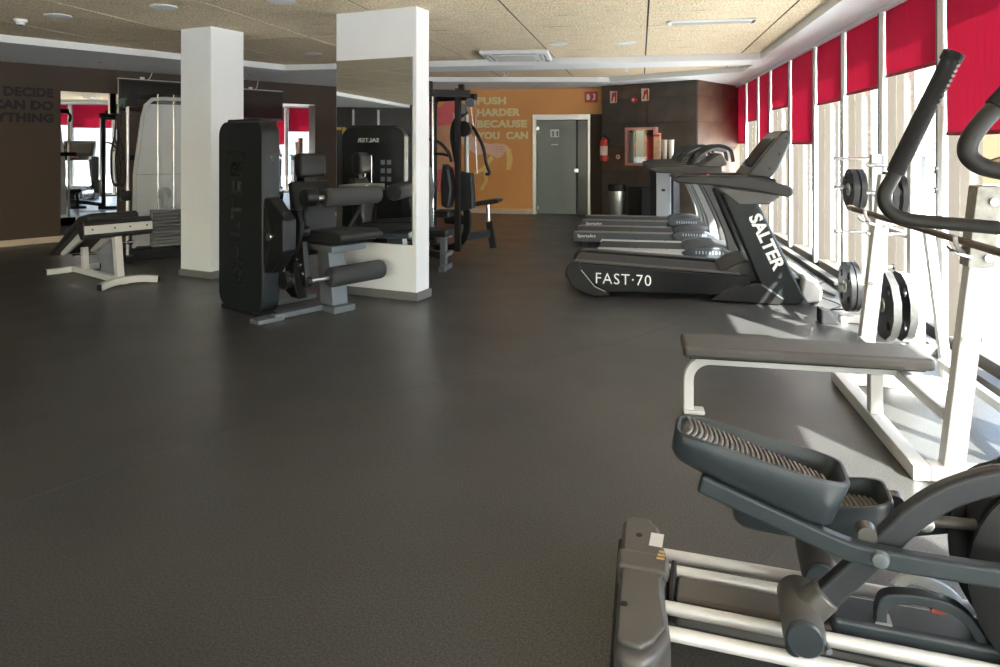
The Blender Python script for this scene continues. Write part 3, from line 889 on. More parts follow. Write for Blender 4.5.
# ================================================================== TREADMILLS (x: tail to nose, y: across, -y towards the viewer)
def treadmill_black(label, loc):
    t = thing('treadmill', label, 'treadmill', loc, 0, 'treadmills facing the windows')
    W = 0.43
    side = [(-0.58, 0.318), (0.95, 0.245), (0.98, 0.07), (-0.30, 0.055), (-0.40, 0.10), (-0.52, 0.24)]
    for s in (-1, 1):
        y0, y1 = (-W, -W + 0.10) if s < 0 else (W - 0.10, W)
        sp = MB().prism(side, 'y', y0, y1).build('side_panel', M('gloss_black_side', (0.008, 0.009, 0.010), 0.22, 0, 0.35), t, 0.012, 2)
        if s < 0:
            text('lettering', 'FAST·70', LETTER, frame_mtx((-0.40, -W - 0.001, 0.132), (1, 0, -0.015), (0.0, 0, 1)), sp, 0.098, 0.50, 0.003, -0.004, 1.12)
            MB().bar([(-0.535, -W - 0.002, 0.25), (-0.41, -W - 0.002, 0.10), (-0.31, -W - 0.002, 0.057)], 0.006, 0.012, (0, 1, 0)).build('trim_line', SILVER, sp)
        MB().prism([(-0.60, 0.322), (0.88, 0.252), (0.88, 0.262), (-0.60, 0.336)], 'y', y0 + 0.004, y1 - 0.004).build('foot_rail', M('dark_grey_rail', (0.085, 0.082, 0.078), 0.45, 0.2), t, 0.004, 1)
        MB().prism([(-0.685, 0.20), (-0.67, 0.27), (-0.625, 0.325), (-0.55, 0.325), (-0.52, 0.25), (-0.40, 0.105), (-0.30, 0.06), (-0.27, 0.02), (-0.40, 0.0), (-0.50, 0.03), (-0.62, 0.095)], 'y', y0 - 0.006 * (s < 0), y1 + 0.006 * (s > 0)).build('rear_cap', BLACKM, t, 0.018, 3)
        MB().prism([(0.60, 0.02), (1.20, 0.0), (1.25, 0.06), (1.05, 0.19), (0.82, 0.16)], 'y', y0 - 0.03 * (s < 0), y1 + 0.03 * (s > 0)).build('step_cover', M('dark_step_cover', (0.018, 0.018, 0.018), 0.3, 0.1, 0.35), t, 0.02, 3)
        post = MB().prism([(1.10, 0.02), (1.20, 0.0), (1.36, 0.0), (1.42, 0.07), (1.00, 0.955), (0.70, 0.985)], 'y', y0 - 0.012, y1 - 0.02).build('upright', SHROUD, t, 0.03, 4)
        if s < 0:
            ax = Vector((0.385, 0, -0.85)).normalized()
            up = Vector((0.85, 0, 0.385)).normalized()
            text('lettering', 'SALTER', LETTER, frame_mtx(Vector((0.965, y0 - 0.0135, 0.780)) - up * 0.030, ax, up), post, 0.115, 0.520, 0.003, 0.035, 1.0)
        MB().prism([(0.28, 1.10), (0.34, 1.128), (0.60, 1.135), (0.95, 1.135), (1.15, 1.085), (1.31, 1.04), (1.315, 0.965), (1.27, 0.95), (1.08, 0.985), (0.95, 1.01), (0.72, 1.04), (0.42, 1.06), (0.34, 1.062)], 'y', y0 - 0.03, y1 - 0.025).build('handrail', M('handrail_grey', (0.035, 0.035, 0.035), 0.4, 0, 0.35), t, 0.022, 4)
        MB().prism([(0.66, 1.04), (1.22, 0.97), (1.12, 0.885), (0.86, 0.875)], 'y', y0 - 0.018, y1 - 0.03).build('arm_cover', M('arm_cover_grey', (0.085, 0.083, 0.080), 0.4, 0.2), t, 0.015, 3)
    MB().prism([(-0.62, 0.285), (-0.60, 0.302), (0.90, 0.232), (0.90, 0.20), (-0.60, 0.27)], 'y', -W + 0.101, W - 0.101).build('running_belt', BELT, t, 0.004, 1)
    MB().cyl((-0.60, -W + 0.1, 0.25), (-0.60, W - 0.1, 0.25), 0.035).build('rear_roller', BLACKM, t)
    MB().prism([(-0.58, 0.24), (0.95, 0.19), (0.95, 0.07), (-0.42, 0.07)], 'y', -W + 0.101, W - 0.101).build('deck_frame', BLACK, t)
    MB().prism([(0.72, 0.245), (0.80, 0.31), (0.93, 0.37), (1.08, 0.355), (1.30, 0.29), (1.44, 0.21), (1.46, 0.08), (0.95, 0.07)], 'y', -W + 0.104, W - 0.104).build('motor_hood', M('hood_grey', (0.05, 0.049, 0.047), 0.3, 0.2), t, 0.03, 4)
    MB().prism([(1.40, 0.27), (1.50, 0.235), (1.56, 0.15), (1.55, 0.05), (1.42, 0.02), (1.38, 0.10)], 'y', -W - 0.015, W + 0.015).build('nose_cover', SILVER, t, 0.03, 4)
    for s in (-1, 1):
        MB().cyl((1.49, s * 0.36 - 0.03, 0.055), (1.49, s * 0.36 + 0.03, 0.055), 0.054, None, 18).build('wheel', BLACKM, t)
    MB().prism([(0.90, 1.10), (0.96, 1.13), (1.18, 1.11), (1.20, 1.02), (0.96, 1.02)], 'y', -W + 0.02, W - 0.02).build('crossbar', BLACKM, t, 0.02, 3)
    con = MB().prism([(0.93, 1.13), (1.225, 1.52), (1.27, 1.545), (1.315, 1.525), (1.31, 1.43), (1.20, 1.18), (1.14, 1.11)], 'y', -0.38, 0.38).build('console', M('console_grey', (0.05, 0.05, 0.048), 0.4, 0, 0.4), t, 0.025, 4)
    dv = Vector((0.295, 0, 0.39)).normalized()
    n = Vector((-dv.z, 0, dv.x))
    c = Vector((0.985, 0, 1.205))
    q = [c + n * 0.001, c + dv * 0.33 + n * 0.001]
    mb = MB()
    mb.add([(q[0].x, -0.31, q[0].z), (q[0].x, 0.31, q[0].z), (q[1].x, 0.31, q[1].z), (q[1].x, -0.31, q[1].z)] + [(q[0].x + n.x * 0.006, -0.31, q[0].z + n.z * 0.006), (q[0].x + n.x * 0.006, 0.31, q[0].z + n.z * 0.006), (q[1].x + n.x * 0.006, 0.31, q[1].z + n.z * 0.006), (q[1].x + n.x * 0.006, -0.31, q[1].z + n.z * 0.006)],
           [(0, 1, 2, 3), (4, 5, 6, 7), (0, 1, 5, 4), (1, 2, 6, 5), (2, 3, 7, 6), (3, 0, 4, 7)])
    mb.build('screen', SCREEN, con)
    for k, (x, z) in enumerate(((1.13, 1.20), (1.27, 1.47), (1.21, 1.33))):
        MB().lathe([(0.012, -0.004), (0.010, 0.0)], (x, -0.381, z), 'y', 10).build('screw', BLACKM, con)
    MB().sweep(curve([(0.62, -0.10, 1.09), (0.64, 0, 1.12), (0.62, 0.10, 1.09)], 5), 0.015, 8).build('safety_key', REDP, t)
    for s in (-1, 1):
        MB().sweep([(0.98, s * 0.28, 1.08), (0.70, s * 0.30, 1.07)], 0.018, 10).build('pulse_grip', CHROME, t)
    return t
treadmill_black('black treadmill lettered on its side, closest to the bench press', (0.0, 6.95, 0))

def treadmill_slim(label, loc, white):
    t = thing('treadmill', label, 'treadmill', loc, 0, 'treadmills facing the windows')
    W = 0.40
    sm = M('white_silver_side', (0.66, 0.655, 0.64), 0.35, 0.2) if white else M('dark_blue_grey_side', (0.055, 0.062, 0.068), 0.45)
    x0 = -0.55 if white else -0.92
    for s in (-1, 1):
        y0, y1 = (-W, -W + 0.09) if s < 0 else (W - 0.09, W)
        sp = MB().prism([(x0, 0.115), (x0 + 0.01, 0.205), (0.62, 0.205), (0.75, 0.08), (x0 + 0.02, 0.075)], 'y', y0, y1).build('side_panel', sm, t, 0.008, 2)
        if s < 0 and not white:
            text('lettering', 'SportsArt', LETTER, frame_mtx((x0 + 0.07, -W - 0.001, 0.125), (1, 0, 0), (0, 0, 1)), sp, 0.055, 0.25, 0.002, 0.01)
        MB().box(x0 + 0.02, 0.60, y0 + 0.004, y1 - 0.004, 0.206, 0.222).build('foot_rail', M('taupe_rail', (0.20, 0.19, 0.175), 0.45, 0.2) if not white else SILVER, t, 0.004, 1)
        for q in range(3):
            MB().cyl((x0 + 0.45 + 0.35 * q, (y0 + y1) / 2, 0.222), (x0 + 0.45 + 0.35 * q, (y0 + y1) / 2, 0.226), 0.012, None, 10).build('rail_screw', CHROME, t)
        MB().box(x0 + 0.12, x0 + 0.22, y0 + 0.01, y1 - 0.01, 0.0, 0.078).build('foot', BLACKM, t, 0.01)
        MB().prism([(0.40, 0.20), (0.50, 0.25), (0.66, 0.275), (0.86, 0.265), (0.98, 0.21), (0.98, 0.05), (0.55, 0.05)], 'y', y0 - 0.03 * (s < 0), y1 + 0.03 * (s > 0)).build('hood_side', M('blue_grey_hood', (0.040, 0.050, 0.058), 0.4), t, 0.02, 3)
        for q in range(9):
            xx = 0.56 + 0.036 * q
            yy = y0 - 0.031 if s < 0 else y1 + 0.031
            MB().box(xx, xx + 0.016, yy - 0.002, yy + 0.002, 0.19, 0.225).build('vent_slot', GREYP, t)
        MB().sweep(curve([(0.98, (y0 + y1) / 2, 0.12), (0.93, (y0 + y1) / 2, 0.42), (0.80, (y0 + y1) / 2, 0.75), (0.66, (y0 + y1) / 2, 1.02)], 8), 1.0, sect=[(-0.03, -0.055), (0.03, -0.055), (0.03, 0.055), (-0.03, 0.055)], up=(1, 0, 0)).build('upright', M('black_white_upright', (0.05, 0.05, 0.05), 0.35) if white else M('gunmetal_upright', (0.13, 0.135, 0.14), 0.4, 0.2), t, 0.015, 3)
        MB().prism([(0.02, 1.13), (0.12, 1.165), (0.55, 1.185), (0.85, 1.17), (0.86, 1.08), (0.60, 1.075), (0.15, 1.095)], 'y', y0 + 0.005, y1 - 0.005).build('handrail', M('handrail_bronze', (0.028, 0.027, 0.025), 0.4), t, 0.018, 3)
    MB().box(x0 + 0.03, 0.60, -W + 0.092, W - 0.092, 0.165, 0.212).build('running_belt', BELT, t, 0.006, 1)
    MB().cyl((x0 + 0.03, -W + 0.09, 0.165), (x0 + 0.03, W - 0.09, 0.165), 0.035, None, 14).build('rear_roller', BLACKM, t)
    MB().prism([(0.45, 0.215), (0.55, 0.25), (0.75, 0.275), (1.0, 0.25), (1.10, 0.15), (1.08, 0.04), (0.60, 0.04)], 'y', -W + 0.094, W - 0.094).build('motor_hood', M('dark_hood', (0.06, 0.062, 0.065), 0.4), t, 0.02, 3)
    MB().box(0.62, 0.86, -W + 0.05, W - 0.05, 1.08, 1.15).build('crossbar', BLACKM, t, 0.02, 3)
    con = MB().prism([(0.60, 1.155), (0.82, 1.32), (0.86, 1.31), (0.92, 1.19), (0.80, 1.15)], 'y', -0.36, 0.36).build('console', M('console_bronze', (0.06, 0.056, 0.050), 0.4, 0.1), t, 0.02, 3)
    MB().sweep(curve([(0.52, -0.30, 1.17), (0.60, -0.30, 1.30), (0.78, -0.30, 1.40), (0.94, -0.30, 1.36), (0.98, -0.30, 1.22)], 7), 1.0, sect=[(-0.012, -0.02), (0.012, -0.02), (0.012, 0.02), (-0.012, 0.02)], up=(0, 0, 1)).build('hood_rib', BLACKM, con)
    MB().sweep(curve([(0.52, 0.30, 1.17), (0.60, 0.30, 1.30), (0.78, 0.30, 1.40), (0.94, 0.30, 1.36), (0.98, 0.30, 1.22)], 7), 1.0, sect=[(-0.012, -0.02), (0.012, -0.02), (0.012, 0.02), (-0.012, 0.02)], up=(0, 0, 1)).build('hood_rib', BLACKM, con)
    MB().prism([(0.60, 1.30), (0.78, 1.395), (0.93, 1.355), (0.88, 1.33), (0.78, 1.36), (0.62, 1.28)], 'y', -0.30, 0.30).build('console_hood', M('pale_hood_inside', (0.16, 0.165, 0.17), 0.4), con, 0.006, 1)
    mb = MB().box(-0.28, 0.28, 0.0, 0.20, 0.0, 0.006)
    mb.xf(frame_mtx((0.635, 0, 1.187), (0, -1, 0), (0.22, 0, 0.165)))
    mb.build('screen', SCREEN, con)
    return t
treadmill_slim('pale silver sided treadmill right behind the lettered black one', (0.05, 8.55, 0), True)
treadmill_slim('slim dark treadmill with blue grey hood, third in the row', (0.0, 10.12, 0), False)
treadmill_slim('slim dark treadmill with blue grey hood next to the dispenser', (0.0, 11.70, 0), False)

# little things on the floor at the window
t = tag(MB().prism([(0, 0), (0.14, 0), (0.05, 0.11), (0.0, 0.12)], 'y', -0.06, 0.06).build('door_wedge', RUBBER, None, 0.006, 1), 'small black rubber wedge standing on the sunlit floor', 'wedge')
t.location = (1.39, 5.95, 0.0)
def cable(name, label, pts):
    tag(MB().sweep(curve(pts, 8), 0.006, 6).build(name, BLACKM), label, 'cable')
cable('power_cable', 'thin black power cable looping beside the treadmill nose', [(1.58, 6.85, 0.03), (1.72, 6.60, 0.008), (1.60, 6.40, 0.008), (1.75, 6.28, 0.05), (1.80, 6.45, 0.008), (1.95, 6.9, 0.008)])
cable('power_lead', 'thin black lead lying along the window rail', [(1.62, 7.2, 0.02), (1.78, 7.0, 0.008), (1.72, 7.4, 0.008), (1.9, 7.8, 0.008)])


# ================================================================== BENCH PRESS
b = thing('bench_press', 'white framed flat bench press with taupe padded bench', 'bench press', (0.0, 3.25, 0))
MB().box(0.215, 1.385, 0.42, 0.70, 0.322, 0.382).build('pad', BENCHP, b, 0.022, 4)
MB().box(0.25, 1.35, 0.46, 0.66, 0.310, 0.3215).build('pad_board', BLACKM, b)
arc = [(1.30, 0.56, 0.285)] + [(0.36, 0.56, 0.285)] + [(0.36 - 0.11 * math.sin(R(a)), 0.56, 0.175 + 0.11 * math.cos(R(a))) for a in (15, 30, 45, 60, 75, 90)] + [(0.25, 0.56, 0.02)]
MB().sweep(arc, 1.0, sect=[(-0.025, -0.025), (0.025, -0.025), (0.025, 0.025), (-0.025, 0.025)], up=(0, 0, 1)).build('bench_rail', WPAINT, b, 0.005, 2)
MB().box(0.225, 0.33, 0.52, 0.60, 0.0, 0.02).build('foot_plate', WPAINT, b, 0.004, 1)
MB().box(1.12, 1.19, -0.04, 1.24, 0.0, 0.065).build('base_tube', WPAINT, b, 0.006, 2)
for yy in (-0.0, 1.2):
    y0 = yy - 0.035
    MB().prism([(1.235, 0.03), (1.32, 0.03), (1.448, 1.235), (1.372, 1.235)], 'y', y0 + 0.004, y0 + 0.066).build('upright', WPAINT, b, 0.006, 2)
    MB().box(1.19, 1.80, y0, y0 + 0.07, 0.0, 0.065).build('foot_tube', WPAINT, b, 0.006, 2)
    if yy < 0.5:
        MB().prism([(1.325, 0.90), (1.425, 0.90), (1.458, 1.235), (1.362, 1.235)], 'y', y0 - 0.006, y0 + 0.076).build('sleeve', M('worn_zinc_sleeve', (0.30, 0.29, 0.26), 0.5, 0.5, 0.5, 0.3, 25), b, 0.004, 1)
    MB().lathe([(0.016, -0.012), (0.013, 0.0)], (1.42, y0 - 0.006, 1.17), 'y', 12).build('bolt', CHROME, b)
    MB().lathe([(0.016, -0.012), (0.013, 0.0)], (1.40, y0 - 0.006, 0.94), 'y', 12).build('bolt', CHROME, b)
    MB().lathe([(0.012, -0.010), (0.010, 0.0)], (1.315, y0, 0.60), 'y', 12).build('bolt', CHROME, b)
    MB().sweep(curve([(1.37, yy, 0.955), (1.325, yy, 0.955), (1.30, yy, 0.985), (1.295, yy, 1.02)], 5), 0.010, 8).build('hook', WPAINT, b)
    MB().sweep(curve([(1.34, yy - 0.045, 0.94), (1.27, yy - 0.05, 0.965), (1.245, yy - 0.05, 0.99)], 5), 0.008, 8).build('pin', CHROME, b)
    MB().bar([(1.625, yy, 0.98), (1.735, yy, 0.03)], 0.05, 0.05, (1, 0, 0)).build('rear_leg', WPAINT, b, 0.005, 2)
    MB().bar([(1.40, yy, 0.96), (1.645, yy, 0.96)], 0.05, 0.045).build('stay', WPAINT, b, 0.005, 2)
MB().bar([(1.275, 0.03, 0.265), (1.275, 1.17, 0.265)], 0.05, 0.05).build('cross_tube', WPAINT, b, 0.005, 2)
MB().bar([(1.69, 0.03, 0.16), (1.69, 1.17, 0.16)], 0.045, 0.045).build('cross_tube', WPAINT, b, 0.005, 2)
MB().box(1.125, 1.185, 0.53, 0.59, 0.065, 0.262).build('bench_support', WPAINT, b, 0.005, 2)
t = thing('barbell', 'bare worn steel barbell lying across the bench press hooks', 'barbell', (1.335, 3.25, 0.998))
MB().cyl((0, -0.47, 0), (0, 1.66, 0), 0.0165, None, 14).build('shaft', WORN, t)
for y in (-0.42, 1.62):
    MB().cyl((0, y - 0.03, 0), (0, y + 0.03, 0), 0.022, None, 14).build('collar', CHROME, t)

# ================================================================== PLATE RACK
k = thing('plate_rack', 'white two post weight plate rack standing at the window', 'plate rack', (1.82, 5.2, 0))
for yy, pegs in ((0.0, (1.27, 1.08, 0.80, 0.33)), (0.8, (1.30, 1.07, 0.72, 0.30))):
    MB().box(-0.035, 0.035, yy - 0.035, yy + 0.035, 0.05, 1.335).build('post', WPAINT, k, 0.006, 2)
    MB().box(0.036, 0.062, yy - 0.03, yy + 0.03, 0.05, 1.33).build('back_channel', M('slate_blue_steel', (0.22, 0.25, 0.28), 0.5), k, 0.003, 1)
    MB().box(-0.26, 0.16, yy - 0.035, yy + 0.035, 0.0, 0.055).build('foot', WPAINT, k, 0.006, 2)
    for z in pegs:
        MB().cyl((-0.30, yy, z), (-0.03, yy, z), 0.0125, None, 12).build('peg', CHROME, k)
    for z in (1.24, 1.10, 0.45):
        pg = MB().cyl((0.06, yy, z), (0.13, yy, z), 0.010, None, 10).build('short_peg', WPAINT, k)
        MB().cyl((0.128, yy, z), (0.14, yy, z), 0.022, None, 12).build('stop', BLACKM, pg)
for z in (0.78, 1.02, 0.14):
    MB().bar([(0, 0.035, z), (0, 0.765, z)], 0.04, 0.04).build('cross_tube', WPAINT, k, 0.005, 2)

def disc_plate(r, th, sides, holes, hub, hole_r, hole_at):
    """plate with real grip holes, axis along x, centred on the origin"""
    bm = bmesh.new()
    def loop(rad, cx, cy, n, ph):
        vs = [bm.verts.new((0, cx + rad * math.cos(2 * PI * i / n + ph), cy + rad * math.sin(2 * PI * i / n + ph))) for i in range(n)]
        return [bm.edges.new((vs[i], vs[(i + 1) % n])) for i in range(n)]
    ed = loop(r, 0, 0, sides, PI / sides)
    ed += loop(hub, 0, 0, 14, 0)
    for i in range(holes):
        a = 2 * PI * i / holes + PI / 4
        ed += loop(hole_r, hole_at * math.cos(a), hole_at * math.sin(a), 12, 0)
    bmesh.ops.triangle_fill(bm, use_beauty=True, use_dissolve=False, edges=ed, normal=(1, 0, 0))
    g = bmesh.ops.extrude_face_region(bm, geom=bm.faces[:])
    for e in g['geom']:
        if isinstance(e, bmesh.types.BMVert):
            e.co.x += th
    for v_ in bm.verts:
        v_.co.x -= th / 2
    bmesh.ops.recalc_face_normals(bm, faces=bm.faces)
    me = bpy.data.meshes.new('disc')
    bm.to_mesh(me)
    bm.free()
    return me
BIGM, SMALLM = disc_plate(0.235, 0.045, 12, 4, 0.028, 0.032, 0.165), disc_plate(0.165, 0.040, 12, 3, 0.028, 0.028, 0.105)
MEDM = disc_plate(0.195, 0.032, 24, 4, 0.028, 0.030, 0.130)
def plate(label, loc, me, r, th, edge=IRONE, sides=12):
    t = thing('weight_plate', label, 'weight plate', loc, 0, 'weight plates on the rack')
    link('disc', me, IRON, t, 0.003, 1)
    n = sides
    mb = MB()
    vs = []
    for rr in (r + 0.0015, r - 0.004):
        for x in (-th / 2 - 0.0015, th / 2 + 0.0015):
            vs += [(x, rr * math.cos(2 * PI * i / n + PI / n), rr * math.sin(2 * PI * i / n + PI / n)) for i in range(n)]
    fs = []
    for i in range(n):
        j = (i + 1) % n
        fs += [(i, j, n + j, n + i), (2 * n + i, 3 * n + i, 3 * n + j, 2 * n + j), (i, 2 * n + i, 2 * n + j, j), (n + i, n + j, 3 * n + j, 3 * n + i)]
    mb.add(vs, fs)
    mb.build('edge_band', edge, t)
    MB().lathe([(0.030, -th / 2 - 0.006), (0.048, -th / 2 - 0.006), (0.05, -th / 2), (0.05, th / 2), (0.048, th / 2 + 0.006), (0.030, th / 2 + 0.006), (0.028, th / 2), (0.028, -th / 2), (0.030, -th / 2 - 0.006)], axis='x', seg=18).build('hub', BRUSH, t)
dz = 0.0155
plate('big twelve sided black plate on the low peg, outer one', (1.645, 5.2, 0.33 - dz), BIGM, 0.235, 0.045)
plate('big twelve sided black plate on the low peg, inner one', (1.745, 5.2, 0.33 - dz), BIGM, 0.235, 0.045)
plate('small black plate on the far upper peg, outer one', (1.645, 6.0, 1.07 - dz), SMALLM, 0.165, 0.04, IRON)
plate('small black plate on the far upper peg, inner one', (1.70, 6.0, 1.07 - dz), SMALLM, 0.165, 0.04, IRON)
plate('medium spoked black plate on the far low peg, outer one', (1.615, 6.0, 0.30 - dz), MEDM, 0.195, 0.032, IRON, 24)
plate('medium spoked black plate on the far low peg, inner one', (1.66, 6.0, 0.30 - dz), MEDM, 0.195, 0.032, IRON, 24)
plate('pale edged small plate behind the handlebar, lower peg outer', (1.66, 5.2, 1.08 - dz), SMALLM, 0.135, 0.04)
plate('pale edged small plate behind the handlebar, lower peg inner', (1.72, 5.2, 1.08 - dz), SMALLM, 0.135, 0.04)


# ================================================================== SELECTORIZED LEG MACHINE (x towards the viewer's right, y away)
def shroud(t, x0, x1, y0, y1, z1, r=0.11):
    s = MB().prism(rrect(x0, x1, 0.035, z1, r, 7), 'y', y0, y1).build('shroud', SHROUD, t, 0.018, 3)
    return s
g = thing('leg_curl_machine', 'black leg curl machine with tall lettered shroud and foam rollers', 'gym machine', (-2.970, 5.127, 0), -29)
sh = shroud(g, -0.70, 0.0, 0.0, 0.165, 1.605, 0.12)
text('lettering', 'SALTER', EMBOSS, frame_mtx((-0.315, -0.0005, 0.285), (0, 0, 1), (-1, 0, 0)), sh, 0.16, 1.02, 0.008, 0.0, 1.05)
rim = []
pts = rrect(-0.535, -0.255, 0.235, 1.365, 0.06, 4)
MB().sweep([(x, -0.002, z) for x, z in pts[:9]], 0.005, 6).build('lettering_outline', EMBOSS, sh)
MB().sweep([(x, -0.002, z) for x, z in pts[14:28]], 0.005, 6).build('lettering_outline', EMBOSS, sh)
MB().prism(rrect(-0.60, -0.10, 1.597, 1.625, 0.012, 3), 'y', 0.03, 0.14).build('top_cap', BLACKM, sh, 0.006, 1)
for q in range(8):
    a_ = 2 * PI * q / 8
    MB().cyl((-0.002, 0.085 + 0.030 * math.cos(a_), 1.30 + 0.040 * math.sin(a_)), (0.003, 0.085 + 0.030 * math.cos(a_), 1.30 + 0.040 * math.sin(a_)), 0.006, None, 8).build('emblem_dot', EMBOSS, sh)
text('emblem', 'S', EMBOSS, frame_mtx((0.0005, 0.073, 1.28), (0, 1, 0), (0, 0, 1)), sh, 0.04, 0.026, 0.002, 0.02)
ac = MB().prism([(-0.02, 0.985), (0.06, 0.975), (0.26, 0.82), (0.26, 0.57), (0.08, 0.385), (-0.02, 0.37)], 'y', 0.025, 0.15).build('arm_cover', BLACK, g, 0.02, 3)
MB().prism([(0.01, 0.90), (0.045, 0.88), (0.10, 0.66), (0.045, 0.44), (0.01, 0.44)], 'y', 0.012, 0.026).build('recess', M('deep_black', (0.006, 0.006, 0.006), 0.6), ac)
MB().lathe([(0.03, -0.016), (0.034, -0.006), (0.034, 0.012)], (0.075, 0.022, 0.675), 'y', 18).build('pivot_bolt', CHROME, ac)
MB().cyl((0.12, 0.15, 0.70), (0.12, 0.34, 0.70), 0.045, None, 18).build('pivot_shaft', BLACK, g)
MB().prism([(0.12 + rr * math.cos(R(a_)), 0.70 + rr * 1.15 * math.sin(R(a_))) for rr, a_ in ((0.10, 0), (0.13, 30), (0.17, 70), (0.17, 110), (0.15, 150), (0.15, 190), (0.17, 235), (0.16, 280), (0.10, 320))], 'y', 0.20, 0.24).build('cam', BLACK, g, 0.01, 2)
MB().prism([(0.06, 0.60), (0.17, 0.62), (0.21, 0.36), (0.23, 0.28), (0.17, 0.25), (0.12, 0.34)], 'y', 0.26, 0.31).build('lever', BLACK, g, 0.008, 2)
MB().lathe([(0.028, 0.30), (0.030, 0.32), (0.02, 0.33)], (0.10, 0, 0.45), 'y', 12).build('bolt', CHROME, g)
for q, (x_, z_) in enumerate(((0.10, 0.47), (0.15, 0.43), (0.12, 0.40), (0.18, 0.36))):
    MB().lathe([(0.020, 0.24), (0.022, 0.255), (0.012, 0.265)], (x_, 0, z_), 'y', 10).build('lock_pin', CHROME, g)
MB().sweep(curve([(0.15, 0.34, 0.98), (0.10, 0.33, 0.86), (0.12, 0.33, 0.74)], 5), 0.022, 10).build('upper_lever', BLACK, g)
MB().cyl((0.14, 0.285, 0.975), (0.14, 0.40, 0.975), 0.075, 0.078, 22).build('roller_hub', BLACK, g, 0.015, 2)
MB().cyl((0.15, 0.40, 0.965), (0.16, 1.05, 0.965), 0.022, None, 12).build('roller_axle', BRUSH, g)
MB().lathe([(0.060, 0.48), (0.078, 0.50), (0.080, 0.52), (0.080, 1.035), (0.074, 1.055), (0.03, 1.062)], (0.155, 0, 0.965), 'y', 26).build('foam_roller', FOAM, g)
MB().cyl((0.19, 0.28, 0.295), (0.19, 1.05, 0.295), 0.018, None, 12).build('roller_axle', BRUSH, g)
MB().lathe([(0.066, 0.50), (0.083, 0.52), (0.085, 0.54), (0.085, 1.045), (0.079, 1.067), (0.03, 1.075)], (0.19, 0, 0.295), 'y', 26).build('foam_roller', FOAM, g)
MB().lathe([(0.03, 0.16), (0.072, 0.17), (0.075, 0.20), (0.06, 0.215), (0.06, 0.225), (0.07, 0.24), (0.05, 0.26)], (0.02, 0, 0.30), 'y', 20).build('counterweight', BLACK, g)
MB().lathe([(0.03, 0.26), (0.05, 0.27), (0.05, 0.31)], (0.19, 0, 0.295), 'y', 16).build('roller_hub', BLACK, g)
MB().box(-0.46, -0.33, 0.1652, 0.168, 0.25, 1.32).build('stack_slot', M('deep_black', (0.006, 0.006, 0.006), 0.5), sh)
for x_ in (-0.43, -0.36):
    MB().cyl((x_, 0.172, 0.27), (x_, 0.172, 1.30), 0.008, None, 8).build('guide_rod', CHROME, sh)
MB().box(-0.475, -0.462, 0.1652, 0.170, 0.25, 1.32).build('slot_trim', GREYP, sh)
text('lettering', 'SALTER', LETTER, frame_mtx((-0.28, 0.1655, 1.44), (-1, 0, 0), (0, 0, 1)), sh, 0.045, 0.24, 0.003, 0.02)
for r_ in range(4):
    for c_ in range(2):
        MB().box(-0.26 + 0.07 * c_, -0.215 + 0.07 * c_, 0.1652, 0.168, 1.20 - 0.09 * r_, 1.25 - 0.09 * r_).build('instruction_mark', GREYP, sh)
# seat, back and stand
MB().prism([(-0.28, 0.60), (-0.24, 0.655), (0.28, 0.685), (0.36, 0.655), (0.36, 0.615), (0.28, 0.59), (-0.22, 0.565)], 'y', 0.50, 0.96).build('seat', VINYL, g, 0.025, 4)
MB().box(-0.10, 0.24, 0.50, 0.86, 0.505, 0.56).build('seat_plate', STEELG, g, 0.008, 2)
bk = MB().prism([(-0.270, 0.42), (-0.200, 0.44), (-0.200, 0.70), (-0.245, 0.95), (-0.310, 1.09), (-0.370, 1.08), (-0.340, 0.90), (-0.310, 0.62)], 'y', 0.460, 0.880).build('backrest', VINYL, g, 0.045, 4)
MB().prism([(-0.310, 1.115), (-0.245, 1.13), (-0.250, 1.30), (-0.270, 1.335), (-0.340, 1.335), (-0.360, 1.30), (-0.350, 1.13)], 'y', 0.520, 0.800).build('headrest', VINYL, g, 0.03, 4)
MB().box(-0.345, -0.305, 0.60, 0.72, 0.9, 1.25).build('back_frame', BLACK, g, 0.008, 1)
MB().prism([(-0.46, 0.10), (-0.36, 0.05), (-0.24, 0.05), (-0.30, 0.14), (-0.33, 0.30), (-0.31, 0.48), (-0.38, 0.55), (-0.44, 0.40), (-0.48, 0.22)], 'y', 0.50, 0.60).build('rear_panel', SHROUD, g, 0.015, 3)
MB().prism([(0.02, 0.05), (0.20, 0.05), (0.13, 0.51), (-0.03, 0.51)], 'y', 0.54, 0.70).build('stand', STEELG, g, 0.008, 2)
MB().box(0.0, 0.27, 0.50, 0.72, 0.0, 0.055).build('foot', STEELG, g, 0.006, 2)
MB().box(0.05, 0.11, 0.05, 0.55, 0.012, 0.055).build('floor_beam', STEELG, g, 0.005, 2)
MB().box(-0.40, -0.33, 0.05, 0.75, 0.012, 0.055).build('floor_beam', STEELG, g, 0.005, 2)
MB().box(-0.02, 0.12, -0.10, 0.13, 0.0, 0.035).build('foot', STEELG, g, 0.006, 2)
MB().box(-0.68, -0.02, 0.015, 0.15, 0.0, 0.04).build('plinth', BLACKM, g, 0.006, 2)
MB().sweep(curve([(-0.10, 0.90, 0.62), (-0.05, 1.0, 0.80), (0.02, 1.0, 0.98)], 6), 0.016, 10).build('side_handle', BLACK, g)
MB().sweep(curve([(-0.30, 0.98, 1.02), (-0.15, 1.02, 1.03), (0.05, 1.02, 1.03)], 4), 0.018, 10).build('chrome_grip', BRUSH, g)

